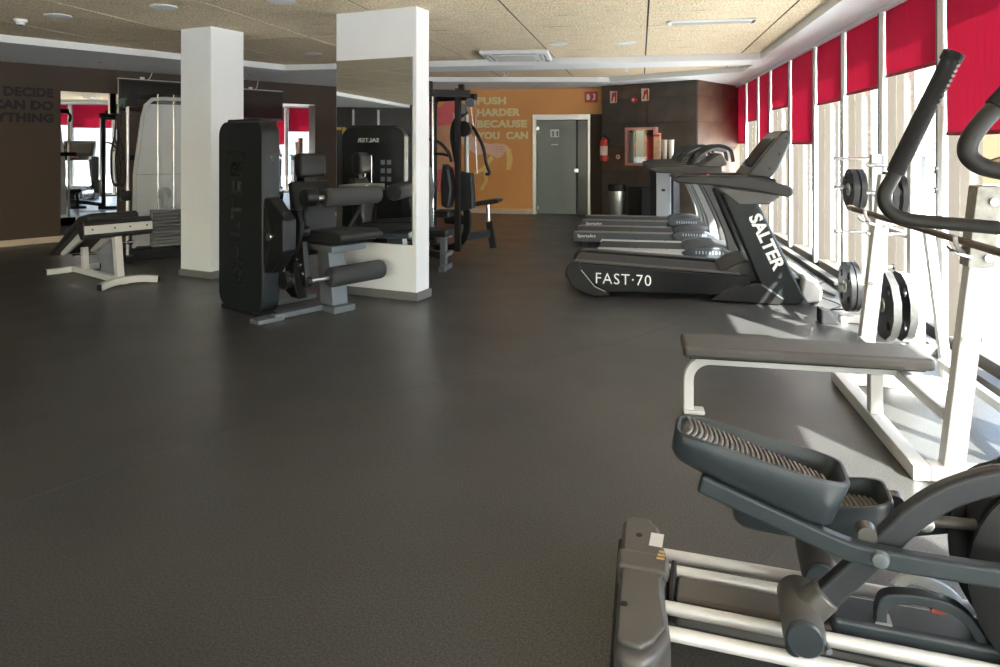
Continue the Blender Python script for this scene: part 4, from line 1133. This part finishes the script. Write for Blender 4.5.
# ================================================================== WHITE PREACHER BENCH (x along the spine)
p = thing('hyperextension_bench', 'white steel bench with black sloping pads by the brown wall', 'gym bench', (-6.20, 6.72, 0), -26.5)
MB().box(-0.03, 0.03, -0.27, 0.27, 0.0, 0.06).build('rear_foot', WPAINT, p, 0.006, 2)
MB().sweep(curve([(1.36, -0.28, 0.035), (1.30, -0.14, 0.055), (1.29, 0.0, 0.06), (1.30, 0.14, 0.055), (1.36, 0.28, 0.035)], 4), 1.0, sect=[(-0.03, -0.033), (0.03, -0.033), (0.03, 0.033), (-0.03, 0.033)], up=(0, 0, 1)).build('front_foot', WPAINT, p, 0.005, 2)
for s in (-1, 1):
    MB().box(-0.031, 0.031, s * 0.275 - 0.006, s * 0.275 + 0.006, 0.004, 0.056).build('end_cap', BLACKM, p)
    MB().box(1.33, 1.39, s * 0.285 - 0.008, s * 0.285 + 0.008, 0.006, 0.066).build('end_cap', BLACKM, p)
MB().bar([(0.03, 0, 0.04), (1.27, 0, 0.04)], 0.06, 0.06).build('spine', WPAINT, p, 0.006, 2)
MB().bar([(0.33, 0, 0.05), (0.30, 0, 0.30)], 0.06, 0.06, (1, 0, 0)).build('rear_post', WPAINT, p, 0.006, 2)
MB().bar([(1.14, 0, 0.05), (1.07, 0, 0.49)], 0.07, 0.08, (1, 0, 0)).build('front_post', WPAINT, p, 0.006, 2)
MB().prism([(0.08, 0.24), (0.16, 0.21), (0.82, 0.50), (0.78, 0.60)], 'y', -0.17, -0.13).build('side_rail', WPAINT, p, 0.006, 1)
MB().prism([(0.08, 0.24), (0.16, 0.21), (0.82, 0.50), (0.78, 0.60)], 'y', 0.13, 0.17).build('side_rail', WPAINT, p, 0.006, 1)
MB().prism([(0.02, 0.225), (0.06, 0.205), (0.80, 0.60), (0.77, 0.68)], 'y', -0.25, 0.25).build('sloping_pad', VINYL, p, 0.02, 3)
MB().prism([(0.74, 0.56), (0.76, 0.68), (0.98, 0.72), (1.02, 0.70), (1.02, 0.62), (0.80, 0.54)], 'y', -0.25, 0.25).build('top_pad', VINYL, p, 0.025, 3)
MB().prism([(1.02, 0.66), (1.09, 0.665), (1.13, 0.63), (1.145, 0.49), (1.06, 0.465), (1.0, 0.53)], 'y', -0.34, 0.34).build('front_roll', VINYL, p, 0.02, 3)
fp = MB().prism([(1.11, 0.615), (1.142, 0.612), (1.152, 0.53), (1.12, 0.53)], 'y', -0.33, 0.33).build('face_plate', WPAINT, p, 0.004, 1)
for yy in (-0.26, -0.05, 0.10, 0.27):
    MB().lathe([(0.009, 0.0), (0.008, 0.006)], (1.146, yy, 0.575), 'x', 8).build('rivet', BLACKM, fp)
MB().cyl((0.30, -0.12, 0.22), (0.30, 0.12, 0.22), 0.015, None, 10).build('adjust_bar', CHROME, p)
MB().lathe([(0.022, 0.12), (0.026, 0.14), (0.02, 0.17)], (1.05, 0, 0.40), 'y', 12).build('knob', CHROME, p)
MB().cyl((1.05, 0, 0.40), (1.05, 0.13, 0.40), 0.010, None, 8).build('knob_stem', CHROME, p)

# ================================================================== FROSTED CABLE MACHINE
c = thing('cable_machine', 'cable weight machine with a frosted white cover behind the square column', 'gym machine', (-5.77, 7.815, 0), 52)
c.scale = (0.94, 0.94, 1.0)
MB().prism([(-0.46, 0.16), (0.46, 0.16), (0.45, 1.05), (0.36, 1.75), (0.32, 1.90), (0.24, 1.975), (0.12, 1.99), (-0.12, 1.99), (-0.24, 1.975), (-0.32, 1.90), (-0.36, 1.75), (-0.45, 1.05)], 'y', -0.012, 0.0).build('cover', FROST, c)
ring = [(-0.46, 0.16), (-0.45, 1.05), (-0.36, 1.75), (-0.32, 1.90), (-0.24, 1.975), (-0.12, 1.99), (0.12, 1.99), (0.24, 1.975), (0.32, 1.90), (0.36, 1.75), (0.45, 1.05), (0.46, 0.16)]
MB().sweep([(x_, 0.0, z_) for x_, z_ in ring], 1.0, sect=[(-0.015, -0.022), (0.015, -0.022), (0.015, 0.022), (-0.015, 0.022)], up=(1, 0, 0)).build('cover_rim', M('frosted_rim', (0.42, 0.43, 0.42), 0.4), c, 0.005, 1)
MB().prism([(-0.42, 0.15), (0.42, 0.15), (0.40, 1.05), (0.31, 1.80), (0.22, 1.93), (-0.22, 1.93), (-0.31, 1.80), (-0.40, 1.05)], 'y', 0.222, 0.2235).build('pale_backing', BACKSHEET, c)  # added pale sheet that brightens the view through the frosted cover
MB().box(-0.45, 0.45, -0.016, -0.012, 1.045, 1.053).build('cover_joint', GREYP, c)
for x_ in (-0.14, 0.06):
    MB().cyl((x_, 0.12, 0.12), (x_, 0.12, 2.05), 0.011, None, 10).build('guide_rod', CHROME, c)
for q in range(11):
    MB().box(-0.22, 0.14, 0.06, 0.20, 0.14 + 0.042 * q, 0.178 + 0.042 * q).build('weight_slab', M('stack_grey', (0.09, 0.09, 0.09), 0.5), c, 0.003, 1)
MB().lathe([(0.02, 0.09), (0.085, 0.10), (0.085, 0.13), (0.02, 0.14)], (-0.06, 0, 0.80), 'y', 20).build('pulley', GREYP, c)
MB().box(-0.085, -0.035, 0.08, 0.15, 0.62, 0.80).build('pulley_fork', GREYP, c, 0.004, 1)
MB().box(-0.50, 0.50, 0.02, 0.40, 0.0, 0.13).build('base', BLACK, c, 0.012, 2)
MB().box(-0.42, 0.42, 0.24, 0.32, 1.98, 2.06).build('top_beam', BLACK, c, 0.008, 2)
MB().prism(rrect(-0.10, 0.10, 0.1, 2.05, 0.06, 5), 'y', 0.24, 0.36).build('back_column', SHROUD, c, 0.012, 2)
MB().cyl((0.53, 0.06, 0.02), (0.53, 0.06, 1.92), 0.020, None, 14).build('side_post', BRUSH, c)
for s_ in (-1, 1):
    MB().sweep(curve([(s_ * 0.15, 0.33, 1.98), (s_ * 0.35, 0.30, 2.02), (s_ * 0.50, 0.18, 1.95), (s_ * 0.54, 0.08, 1.85)], 5), 0.025, 10).build('top_arm', BLACK, c)
    MB().box(min(s_ * 0.12, s_ * 0.54), max(s_ * 0.12, s_ * 0.54), 0.30, 0.36, 1.22, 1.29).build('cross_beam', BLACK, c, 0.006, 1)
MB().cyl((-0.53, 0.02, 0.02), (-0.53, 0.02, 1.92), 0.020, None, 14).build('side_post', BRUSH, c)
MB().box(-0.57, -0.40, -0.02, 0.10, 1.88, 1.96).build('pulley_arm', BLACK, c, 0.008, 2)
MB().lathe([(0.02, -0.02), (0.06, -0.015), (0.055, 0.0), (0.06, 0.015), (0.02, 0.02)], (-0.58, 0, 1.92), 'y', 18).build('pulley', M('green_pulley', (0.05, 0.09, 0.075), 0.4), c)
MB().lathe([(0.02, -0.02), (0.07, -0.015), (0.065, 0.0), (0.07, 0.015), (0.02, 0.02)], (-0.48, 0, 1.99), 'y', 18).build('pulley', BLACK, c)
for x_, w_ in ((-0.60, 0.040), (-0.66, 0.035)):
    MB().sweep(curve([(x_, -0.02, 1.90), (x_ - 0.02, -0.03, 1.62), (x_ - 0.03, -0.03, 1.48)], 5), 0.010, 8).build('cable', BLACKM, c)
    MB().sweep(curve([(x_ - 0.03, -0.03, 1.50), (x_ - 0.03 - w_, -0.03, 1.30), (x_ - 0.02 - w_, -0.04, 0.98), (x_ + 0.02, -0.04, 0.95), (x_ + 0.01 + w_ * 0.3, -0.03, 1.25), (x_ - 0.03, -0.03, 1.50)], 6), 0.014, 8).build('strap_handle', RUBBER, c)
MB().lathe([(0.02, -0.10), (0.06, -0.09), (0.065, 0.0), (0.05, 0.02)], (-0.58, 0, 0.80), 'y', 18).build('adjust_knob', BLACKM, c)
MB().box(-0.60, -0.50, -0.05, 0.08, 0.74, 0.86).build('carriage', BLACK, c, 0.008, 2)
MB().sweep(curve([(0.1, -0.1, 0.10), (0.2, -0.15, 0.2), (0.32, -0.15, 0.14), (0.42, -0.08, 0.05)], 5), 0.03, 10).build('foot_handle', BLACKM, c)
MB().sweep(curve([(0.12, -0.12, 0.22), (0.2, -0.16, 0.27), (0.28, -0.12, 0.22)], 5), 0.010, 8).build('chrome_ring', CHROME, c)
MB().box(-0.58, -0.48, -0.15, 0.3, 0.0, 0.08).build('foot', BLACK, c, 0.008, 2)

# ================================================================== BLACK MULTI STATION GYM
j = thing('multi_station_gym', 'tall black multi station gym with several seats before the orange wall', 'gym machine', (-2.45, 8.80, 0), 0)
def jb(name, pts, w_, h_, mat=BLACK, up=(0, 0, 1), bv=0.006):
    return MB().bar(pts, w_, h_, up).build(name, mat, j, bv, 2)
jb('upright', [(-0.15, -0.55, 0.05), (-0.15, -0.55, 2.08)], 0.08, 0.08, BLACK, (1, 0, 0))
jb('upright', [(0.16, -0.10, 0.05), (0.16, -0.10, 2.14)], 0.09, 0.07, BLACK, (1, 0, 0))
jb('upright', [(-0.30, 0.35, 0.05), (-0.30, 0.35, 2.10)], 0.08, 0.08, BLACK, (1, 0, 0))
jb('top_beam', [(-0.55, -0.55, 2.07), (0.30, -0.05, 2.07)], 0.07, 0.09)
jb('top_beam', [(-0.15, -0.58, 2.02), (-0.30, 0.45, 2.02)], 0.07, 0.09)
jb('top_beam', [(-0.35, 0.40, 2.04), (0.36, 0.05, 2.04)], 0.07, 0.08)
jb('top_peg', [(-0.10, -0.5, 2.05), (-0.10, -0.5, 2.20)], 0.07, 0.07, BLACK, (1, 0, 0))
jb('top_peg', [(0.20, -0.08, 2.05), (0.20, -0.08, 2.19)], 0.07, 0.07, BLACK, (1, 0, 0))
for x_ in (-0.10, -0.02):
    MB().cyl((x_, -0.62, 0.3), (x_, -0.62, 2.0), 0.015, None, 10).build('guide_rod', CHROME, j)
MB().cyl((0.25, 0.0, 0.95), (0.25, 0.0, 1.80), 0.030, None, 14).build('telescopic_tube', M('satin_grey_tube', (0.35, 0.35, 0.34), 0.35, 0.7), j)
MB().prism([(0.14, 0.55), (0.36, 0.60), (0.34, 1.05), (0.14, 1.08)], 'y', -0.10, 0.06).build('front_cover', SHROUD, j, 0.02, 3)
MB().sweep(curve([(0.24, 0.05, 1.86), (0.10, 0.0, 1.72), (0.06, 0.0, 1.52), (0.10, 0.0, 1.28), (0.16, 0.0, 1.0)], 6), 0.035, 12).build('press_arm', BLACK, j)
MB().sweep(curve([(0.26, 0.0, 1.70), (0.36, 0.02, 1.60), (0.46, 0.04, 1.38), (0.50, 0.05, 1.18), (0.54, 0.05, 1.05), (0.49, 0.04, 1.04)], 6), 0.022, 10).build('butterfly_arm', BLACK, j)
MB().lathe([(0.03, -0.06), (0.10, -0.05), (0.105, 0.0), (0.10, 0.05), (0.03, 0.06)], (0.22, -0.02, 1.62), 'y', 20).build('cam_wheel', BLACK, j)
MB().lathe([(0.03, -0.03), (0.07, -0.025), (0.06, 0.0), (0.07, 0.025), (0.03, 0.03)], (0.20, -0.06, 1.88), 'y', 18).build('pulley', STEELG, j)
MB().lathe([(0.03, -0.03), (0.06, -0.025), (0.05, 0.0), (0.06, 0.025), (0.03, 0.03)], (0.30, -0.02, 1.96), 'y', 18).build('pulley', STEELG, j)
MB().sweep([(0.30, -0.02, 1.96), (0.36, 0.04, 1.5), (0.38, 0.05, 1.05)], 0.005, 6).build('cable', CHROME, j)
MB().sweep([(0.36, 0.06, 2.0), (0.355, 0.06, 1.35)], 0.006, 6).build('cable', CHROME, j)
MB().sweep(curve([(-0.10, -0.5, 1.48), (0.0, -0.40, 1.44), (0.10, -0.35, 1.32), (0.14, -0.34, 1.20)], 5), 0.020, 10).build('side_handle', BLACK, j)
MB().sweep(curve([(-0.10, -0.42, 1.30), (0.02, -0.38, 1.30), (0.10, -0.35, 1.28)], 4), 0.018, 10).build('side_handle', BLACK, j)
MB().prism([(-0.16, 0.62), (-0.02, 0.62), (0.03, 0.86), (-0.02, 1.16), (-0.14, 1.18)], 'y', -0.80, -0.66).build('backrest', M('mid_grey_vinyl', (0.10, 0.105, 0.11), 0.5), j, 0.03, 3)
MB().box(-0.16, 0.0, -0.74, -0.64, 0.36, 0.66).build('stack_cover', M('mid_grey_cover', (0.14, 0.155, 0.16), 0.45), j, 0.015, 2)
for q in range(6):
    MB().lathe([(0.008, 0.0), (0.007, 0.006)], (0.005, -0.69, 0.40 + 0.04 * q), 'x', 8).build('stack_hole', BLACKM, j)
MB().box(-0.18, 0.36, -1.34, -0.98, 0.385, 0.465).build('seat', VINYL, j, 0.035, 4)
jb('seat_post', [(0.27, -1.15, 0.02), (0.27, -1.15, 0.37)], 0.08, 0.07, STEELG, (1, 0, 0))
jb('seat_bracket', [(0.18, -1.15, 0.375), (0.36, -1.15, 0.375)], 0.10, 0.02, BRUSH)
jb('cross_foot', [(0.29, -1.32, 0.03), (0.29, -0.98, 0.03)], 0.07, 0.06, STEELG)
jb('cross_foot', [(0.31, -1.30, 0.18), (0.31, -1.0, 0.18)], 0.05, 0.05, STEELG)
jb('seat_beam', [(0.27, -1.15, 0.16), (-0.12, -0.55, 0.10)], 0.08, 0.08)
MB().sweep(curve([(0.16, -1.1, 0.36), (-0.02, -1.1, 0.30), (-0.14, -1.05, 0.20)], 5), 0.04, 10).build('leg_roller', SHROUD, j)
jb('base_beam', [(-0.15, -0.65, 0.04), (-0.30, 0.50, 0.04)], 0.08, 0.07)
MB().sweep(curve([(0.24, -0.02, 0.75), (0.26, 0.0, 0.45), (0.22, 0.02, 0.22), (0.05, 0.05, 0.08), (-0.25, 0.1, 0.06)], 6), 1.0, sect=[(-0.035, -0.045), (0.035, -0.045), (0.035, 0.045), (-0.035, 0.045)], up=(1, 0, 0)).build('curved_leg', BLACK, j, 0.01, 2)
jb('seat_beam', [(0.22, 0.0, 0.22), (0.44, 0.45, 0.22)], 0.07, 0.09)
jb('seat_post', [(0.50, 0.50, 0.02), (0.45, 0.48, 0.38)], 0.08, 0.09, SHROUD, (1, 0, 0))
MB().cyl((0.44, 0.47, 0.34), (0.425, 0.47, 0.62), 0.022, None, 12).build('seat_tube', CHROME, j)
MB().prism([(0.22, 0.615), (0.26, 0.585), (0.60, 0.64), (0.61, 0.68), (0.54, 0.69), (0.28, 0.65)], 'y', 0.30, 0.64).build('seat', VINYL, j, 0.018, 3)
MB().prism([(-0.02, 0.64), (0.08, 0.60), (0.12, 0.85), (0.08, 1.12), (0.0, 1.18), (-0.03, 0.9)], 'y', -0.28, -0.02).build('backrest', VINYL, j, 0.03, 3)
MB().box(-0.12, 0.10, -0.34, 0.0, 0.50, 0.58).build('seat', VINYL, j, 0.02, 3)
jb('stay', [(0.16, -0.1, 0.56), (-0.25, 0.30, 0.50)], 0.06, 0.06)
MB().cyl((-0.10, 0.25, 0.42), (0.18, 0.20, 0.42), 0.06, None, 16).build('leg_roller', RUBBER, j)

# ================================================================== ELLIPTICAL TRAINER (x: tail to nose, y: across)
e = thing('elliptical_trainer', 'grey elliptical trainer with ribbed pedals, chrome rails and long handlebars', 'elliptical trainer', (0.08, 2.10, 0), -6.5)
hs = MB()
outl = [(-0.105, -0.36), (-0.165, 0.25), (-0.15, 0.29), (-0.08, 0.295), (-0.045, 0.245), (-0.03, 0.17), (-0.01, 0.10), (0.0, 0.04), (0.012, 0.0), (-0.005, -0.06), (0.005, -0.14), (0.02, -0.22), (0.028, -0.27), (0.0, -0.345), (-0.03, -0.38), (-0.08, -0.38)]
hs.prism(outl, 'z', 0.015, 0.155).build('rear_housing', BRONZE, e, 0.02, 3)
MB().prism([(x_ * 0.86 - 0.012, y_ * 0.9 - 0.004) for x_, y_ in outl], 'z', 0.150, 0.168).build('housing_lid', BRONZE, e, 0.008, 2)
MB().prism([(-0.142, -0.035), (-0.152, 0.055), (-0.002, 0.055), (0.005, -0.035)], 'z', 0.10, 0.176).build('housing_band', M('slate_band', (0.11, 0.105, 0.10), 0.4, 0.3), e, 0.012, 2)
MB().prism([(-0.118, -0.34), (-0.178, 0.24), (-0.15, 0.24), (-0.09, -0.34)], 'z', 0.02, 0.10).build('rear_bumper', RUBBER, e, 0.008, 2)
for y_ in (-0.20, 0.15):
    MB().cyl((-0.10, y_, 0.165), (-0.10, y_, 0.1695), 0.010, None, 12).build('screw_hole', BLACKM, e)
MB().box(-0.065, -0.025, 0.10, 0.175, 0.1685, 0.1692).build('sticker', LETTER, e)
for q in range(3):
    MB().box(-0.035 + 0.002 * q, -0.012, 0.022 + 0.018 * q, 0.032 + 0.018 * q, 0.1762, 0.1768).build('warning_mark', M('ochre_mark', (0.62, 0.42, 0.14), 0.5), e)
for y_ in (0.177, 0.096, -0.082, -0.187):
    MB().cyl((-0.03, y_, 0.105), (0.92, y_, 0.105), 0.0175, None, 18).build('rail', M('satin_aluminium', (0.74, 0.73, 0.71), 0.38, 0.25, 0.5, 0.04, 20), e)
MB().prism([(0.02, -0.045), (0.02, 0.065), (0.98, 0.065), (0.98, -0.045)], 'z', 0.03, 0.115).build('centre_beam', BRONZE, e, 0.012, 2)
MB().prism([(0.43, -0.05), (0.42, 0.07), (0.95, 0.075), (0.95, -0.055)], 'z', 0.05, 0.145).build('beam_cover', SLATEB, e, 0.015, 3)
MB().box(0.005, 0.02, -0.06, 0.08, 0.05, 0.15).build('beam_end', BLACKM, e, 0.004, 1)
for y_, s_ in ((-0.135, 0.345), (0.137, 0.415)):
    rc_ = MB().lathe([(0.030, -0.095), (0.046, -0.093), (0.050, -0.085), (0.052, 0.085), (0.046, 0.093), (0.030, 0.095)], (s_, y_, 0.190), 'y', 28).build('roller_carriage', BRONZE, e)
    MB().lathe([(0.040, -0.105), (0.045, -0.100), (0.046, -0.090)], (s_, y_, 0.190), 'y', 28).build('end_cap', SLATEB, rc_)
    MB().lathe([(0.005, -0.052), (0.007, -0.05), (0.007, -0.046)], (s_ - 0.030, y_, 0.19), 'y', 8).build('screw', BLACKM, rc_)
    MB().cyl((s_ + 0.005, y_, 0.195), (s_ + 0.062, y_, 0.258), 0.042, 0.040, 22).build('carriage_neck', BRONZE, e, 0.008, 2)
    for dy in (-0.052, 0.052):
        MB().cyl((s_ - 0.02, y_ + dy - 0.014, 0.142), (s_ - 0.02, y_ + dy + 0.014, 0.142), 0.022, None, 16).build('roller', RUBBER, rc_)
# link arms
MB().sweep(curve([(0.375, -0.135, 0.215), (0.46, -0.135, 0.315), (0.53, -0.135, 0.40), (0.61, -0.135, 0.495), (0.70, -0.135, 0.565), (0.82, -0.135, 0.61), (1.0, -0.135, 0.60)], 7), 1.0, sect=[(-0.022, -0.03), (0.022, -0.03), (0.022, 0.03), (-0.022, 0.03)], up=(-0.7, 0, 0.7)).build('link_arm', M('dark_steel_link', (0.038, 0.042, 0.047), 0.38, 0.2, 0.5, 0.05, 14), e, 0.012, 3)
MB().sweep(curve([(0.445, 0.137, 0.215), (0.53, 0.137, 0.29), (0.62, 0.137, 0.335), (0.75, 0.137, 0.40), (1.0, 0.137, 0.50)], 7), 1.0, sect=[(-0.022, -0.028), (0.022, -0.028), (0.022, 0.028), (-0.022, 0.028)], up=(-0.7, 0, 0.7)).build('link_arm', M('dark_steel_link', (0.038, 0.042, 0.047), 0.38, 0.2, 0.5, 0.05, 14), e, 0.012, 3)
MB().cyl((0.385, -0.19, 0.175), (0.40, -0.235, 0.172), 0.010, 0.008, 10).build('lever_tip', STEELG, e)
# pedal arms
def parm(pts, y_, knob):
    a1 = MB().sweep(curve([(x_, y_, z_) for x_, z_ in pts], 7), 1.0, sect=[(-0.019, -0.024), (0.019, -0.024), (0.019, 0.024), (-0.019, 0.024)], up=(0, 0, 1)).build('pedal_arm', SLATEB, e, 0.009, 3)
    MB().lathe([(0.010, -0.032), (0.018, -0.030), (0.022, -0.019)], (knob[0], y_, knob[1]), 'y', 18).build('pivot_cap', STEELG, a1)
    MB().lathe([(0.022, 0.019), (0.026, 0.05), (0.018, 0.06)], (knob[0] - 0.02, y_, knob[1] + 0.03), 'y', 18).build('pivot_hub', BRONZE, a1)
    return a1
parm([(0.095, 0.520), (0.25, 0.468), (0.40, 0.418), (0.47, 0.402), (0.56, 0.397), (0.78, 0.398), (1.02, 0.405)], -0.185, (0.515, 0.402))
parm([(0.20, 0.270), (0.38, 0.270), (0.55, 0.28), (0.70, 0.315), (1.02, 0.40)], 0.185, (0.655, 0.325))
def pedal(org, ang, y_):
    """tray with a raised rim, tail at the origin, toe along +x"""
    pe = bpy.data.objects.new('pedal_frame', None)
    N = 40
    def ring(off, zf):
        out = []
        for i in range(N):
            a_ = 2 * PI * i / N
            cx, sx_ = math.cos(a_), math.sin(a_)
            ex = 0.38
            x_ = 0.215 + (0.215 - off) * math.copysign(abs(cx) ** ex, cx)
            wv = (0.083 + 0.014 * min(1, max(0, x_ / 0.30)))
            y2 = (wv - off) * math.copysign(abs(sx_) ** ex, sx_)
            out.append((x_, y2, zf(x_)))
        return out
    rimz = lambda x_: 0.056 + 0.048 * (x_ / 0.43) ** 1.5 + (0.0 if x_ > 0.1 else -0.012 * (1 - x_ / 0.1))
    rings = [ring(0.022, lambda x_: -0.030), ring(0.006, lambda x_: -0.012), ring(0.0, lambda x_: rimz(x_) - 0.008), ring(0.004, rimz), ring(0.011, rimz), ring(0.016, lambda x_: rimz(x_) - 0.010), ring(0.022, lambda x_: 0.043)]
    vs, fs = [], []
    for r_ in rings:
        vs += r_
    for q in range(len(rings) - 1):
        for i in range(N):
            i2 = (i + 1) % N
            fs.append((q * N + i, q * N + i2, (q + 1) * N + i2, (q + 1) * N + i))
    fs.append(tuple(range(N))[::-1])
    fs.append(tuple(range((len(rings) - 1) * N, len(rings) * N)))
    mt = Matrix.Translation((org[0], y_, org[1])) @ Matrix.Rotation(R(ang), 4, 'Y')
    mb = MB(); mb.add(vs, fs); mb.xf(mt)
    pd = mb.build('pedal', SLATEB, e, ang=50)
    bpy.data.objects.remove(pe)
    mb = MB()
    for q in range(27):
        x_ = 0.030 + q * 0.0138
        hw = 0.083 + 0.014 * min(1, x_ / 0.30) - 0.026
        pts = [(x_ + 0.012 * (1 - (t_ / 3.0) ** 2), hw * t_ / 3.0, 0.0455) for t_ in range(-3, 4)]
        mb.sweep(pts, 0.0045, 5)
    mb.xf(mt)
    tr_ = mb.build('tread', TREADP, pd)
    tr_['kind'] = 'stuff'
pedal((0.018, 0.603), 18.5, -0.12)
pedal((0.175, 0.315), -1.0, 0.125)
# grab handle on the beam
MB().sweep(curve([(0.55, -0.02, 0.135), (0.553, -0.02, 0.185), (0.575, -0.02, 0.212), (0.66, -0.02, 0.222), (0.73, -0.02, 0.205), (0.775, -0.02, 0.15), (0.80, -0.02, 0.06)], 6), 1.0, sect=[(-0.02, -0.014), (0.02, -0.014), (0.02, 0.014), (-0.02, 0.014)], up=(-1, 0, 0)).build('grab_handle', SLATEB, e, 0.008, 3)
MB().box(0.535, 0.575, -0.042, 0.002, 0.144, 0.15).build('handle_plate', BRUSH, e)
MB().box(0.665, 0.70, -0.03, -0.01, 0.190, 0.204).build('release_tab', M('red_tab', (0.22, 0.035, 0.02), 0.5), e, 0.004, 1)
MB().sweep(curve([(0.62, 0.15, 0.14), (0.66, 0.17, 0.165), (0.74, 0.17, 0.15), (0.78, 0.17, 0.12)], 5), 0.016, 10).build('transport_grip', WPAINT, e)
# drive, mast, console
for y_ in (-0.075, 0.085):
    MB().lathe([(0.05, -0.02), (0.27, -0.018), (0.295, -0.006), (0.295, 0.006), (0.27, 0.018), (0.05, 0.02)], (1.03, y_, 0.335), 'y', 44).build('drive_cover', M('drive_black', (0.012, 0.012, 0.013), 0.45), e)
MB().lathe([(0.24, -0.05), (0.262, -0.05), (0.262, 0.05), (0.24, 0.05)], (1.03, 0.005, 0.335), 'y', 40).build('flywheel', BLACK, e)
for y_, dx, dz_ in ((-0.135, -0.03, 0.19), (0.137, 0.02, 0.10)):
    MB().lathe([(0.03, -0.035), (0.05, -0.03), (0.055, 0.02), (0.03, 0.035)], (0.99 + dx, y_, 0.41 + dz_), 'y', 20).build('crank_hub', BLACKM, e)
MB().cyl((0.655, 0.0, 0.415), (0.90, 0.0, 0.43), 0.014, None, 12).build('cross_shaft', BRONZE, e)
MB().lathe([(0.012, -0.024), (0.022, -0.022), (0.022, 0.018)], (0.655, 0.0, 0.415), 'y', 18).build('axle_bolt', CHROME, e)
MB().lathe([(0.07, -0.09), (0.10, -0.08), (0.11, 0.08), (0.07, 0.10)], (0.875, 0.06, 0.43), 'y', 24).build('crank_shroud', BLACKM, e)
MB().box(0.92, 1.55, -0.06, 0.07, 0.02, 0.12).build('front_beam', BRONZE, e, 0.012, 2)
MB().box(1.45, 1.58, -0.30, 0.31, 0.0, 0.06).build('front_stabilizer', BRONZE, e, 0.015, 2)
MB().sweep(curve([(1.30, 0.0, 0.10), (1.28, 0.0, 0.6), (1.22, 0.0, 1.0), (1.14, 0.0, 1.32)], 6), 0.045, 16).build('mast', STEELG, e)
co = MB().prism([(1.02, 1.30), (1.10, 1.55), (1.16, 1.55), (1.18, 1.30)], 'y', -0.17, 0.17).build('console', BLACKM, e, 0.02, 3)
MB().box(1.20, 1.29, -0.335, 0.30, 0.88, 0.95).build('pivot_shaft', BLACK, e, 0.02, 3)
GRP = M('matt_black_handlebar', (0.022, 0.022, 0.022), 0.5, 0, 0.45, 0.08, 30)
h1 = MB().sweep(curve([(0.655, 0.25, 1.35), (0.632, 0.25, 1.30), (0.612, 0.25, 1.253), (0.622, 0.25, 1.212), (0.665, 0.25, 1.185), (0.76, 0.25, 1.175), (0.91, 0.25, 1.165), (1.10, 0.25, 1.15), (1.22, 0.25, 1.08), (1.25, 0.25, 0.91)], 8), 0.020, 14).build('handlebar', GRP, e)
MB().cyl((0.640, 0.25, 1.318), (0.785, 0.25, 1.652), 0.0255, 0.024, 18).build('grip', RUBBER, h1)
MB().cyl((0.783, 0.25, 1.648), (0.794, 0.25, 1.672), 0.029, 0.029, 18).build('grip_end', RUBBER, h1)
for q in range(9):
    t_ = 0.62 + q * 0.042
    MB().lathe([(0.004, -0.012), (0.005, 0.0), (0.004, 0.012)], (0.640 + 0.145 * t_ + 0.020, 0.25 - 0.010, 1.318 + 0.334 * t_ - 0.006), 'y', 8).build('grip_stud', GREYP, h1)
h2 = MB().sweep(curve([(0.745, -0.30, 1.505), (0.70, -0.30, 1.455), (0.672, -0.30, 1.405), (0.680, -0.30, 1.368), (0.735, -0.30, 1.345), (0.90, -0.30, 1.325), (1.08, -0.30, 1.29), (1.22, -0.30, 1.15), (1.25, -0.30, 0.91)], 8), 0.020, 14).build('handlebar', GRP, e)
MB().cyl((0.725, -0.30, 1.483), (0.92, -0.30, 1.72), 0.0255, 0.024, 18).build('grip', RUBBER, h2)
MB().prism([(0.70, 1.365), (0.80, 1.40), (0.86, 1.395), (0.90, 1.345), (0.75, 1.352)], 'y', -0.31, -0.29).build('pulse_panel', M('brown_pulse_panel', (0.20, 0.15, 0.09), 0.5), h2, 0.004, 1)
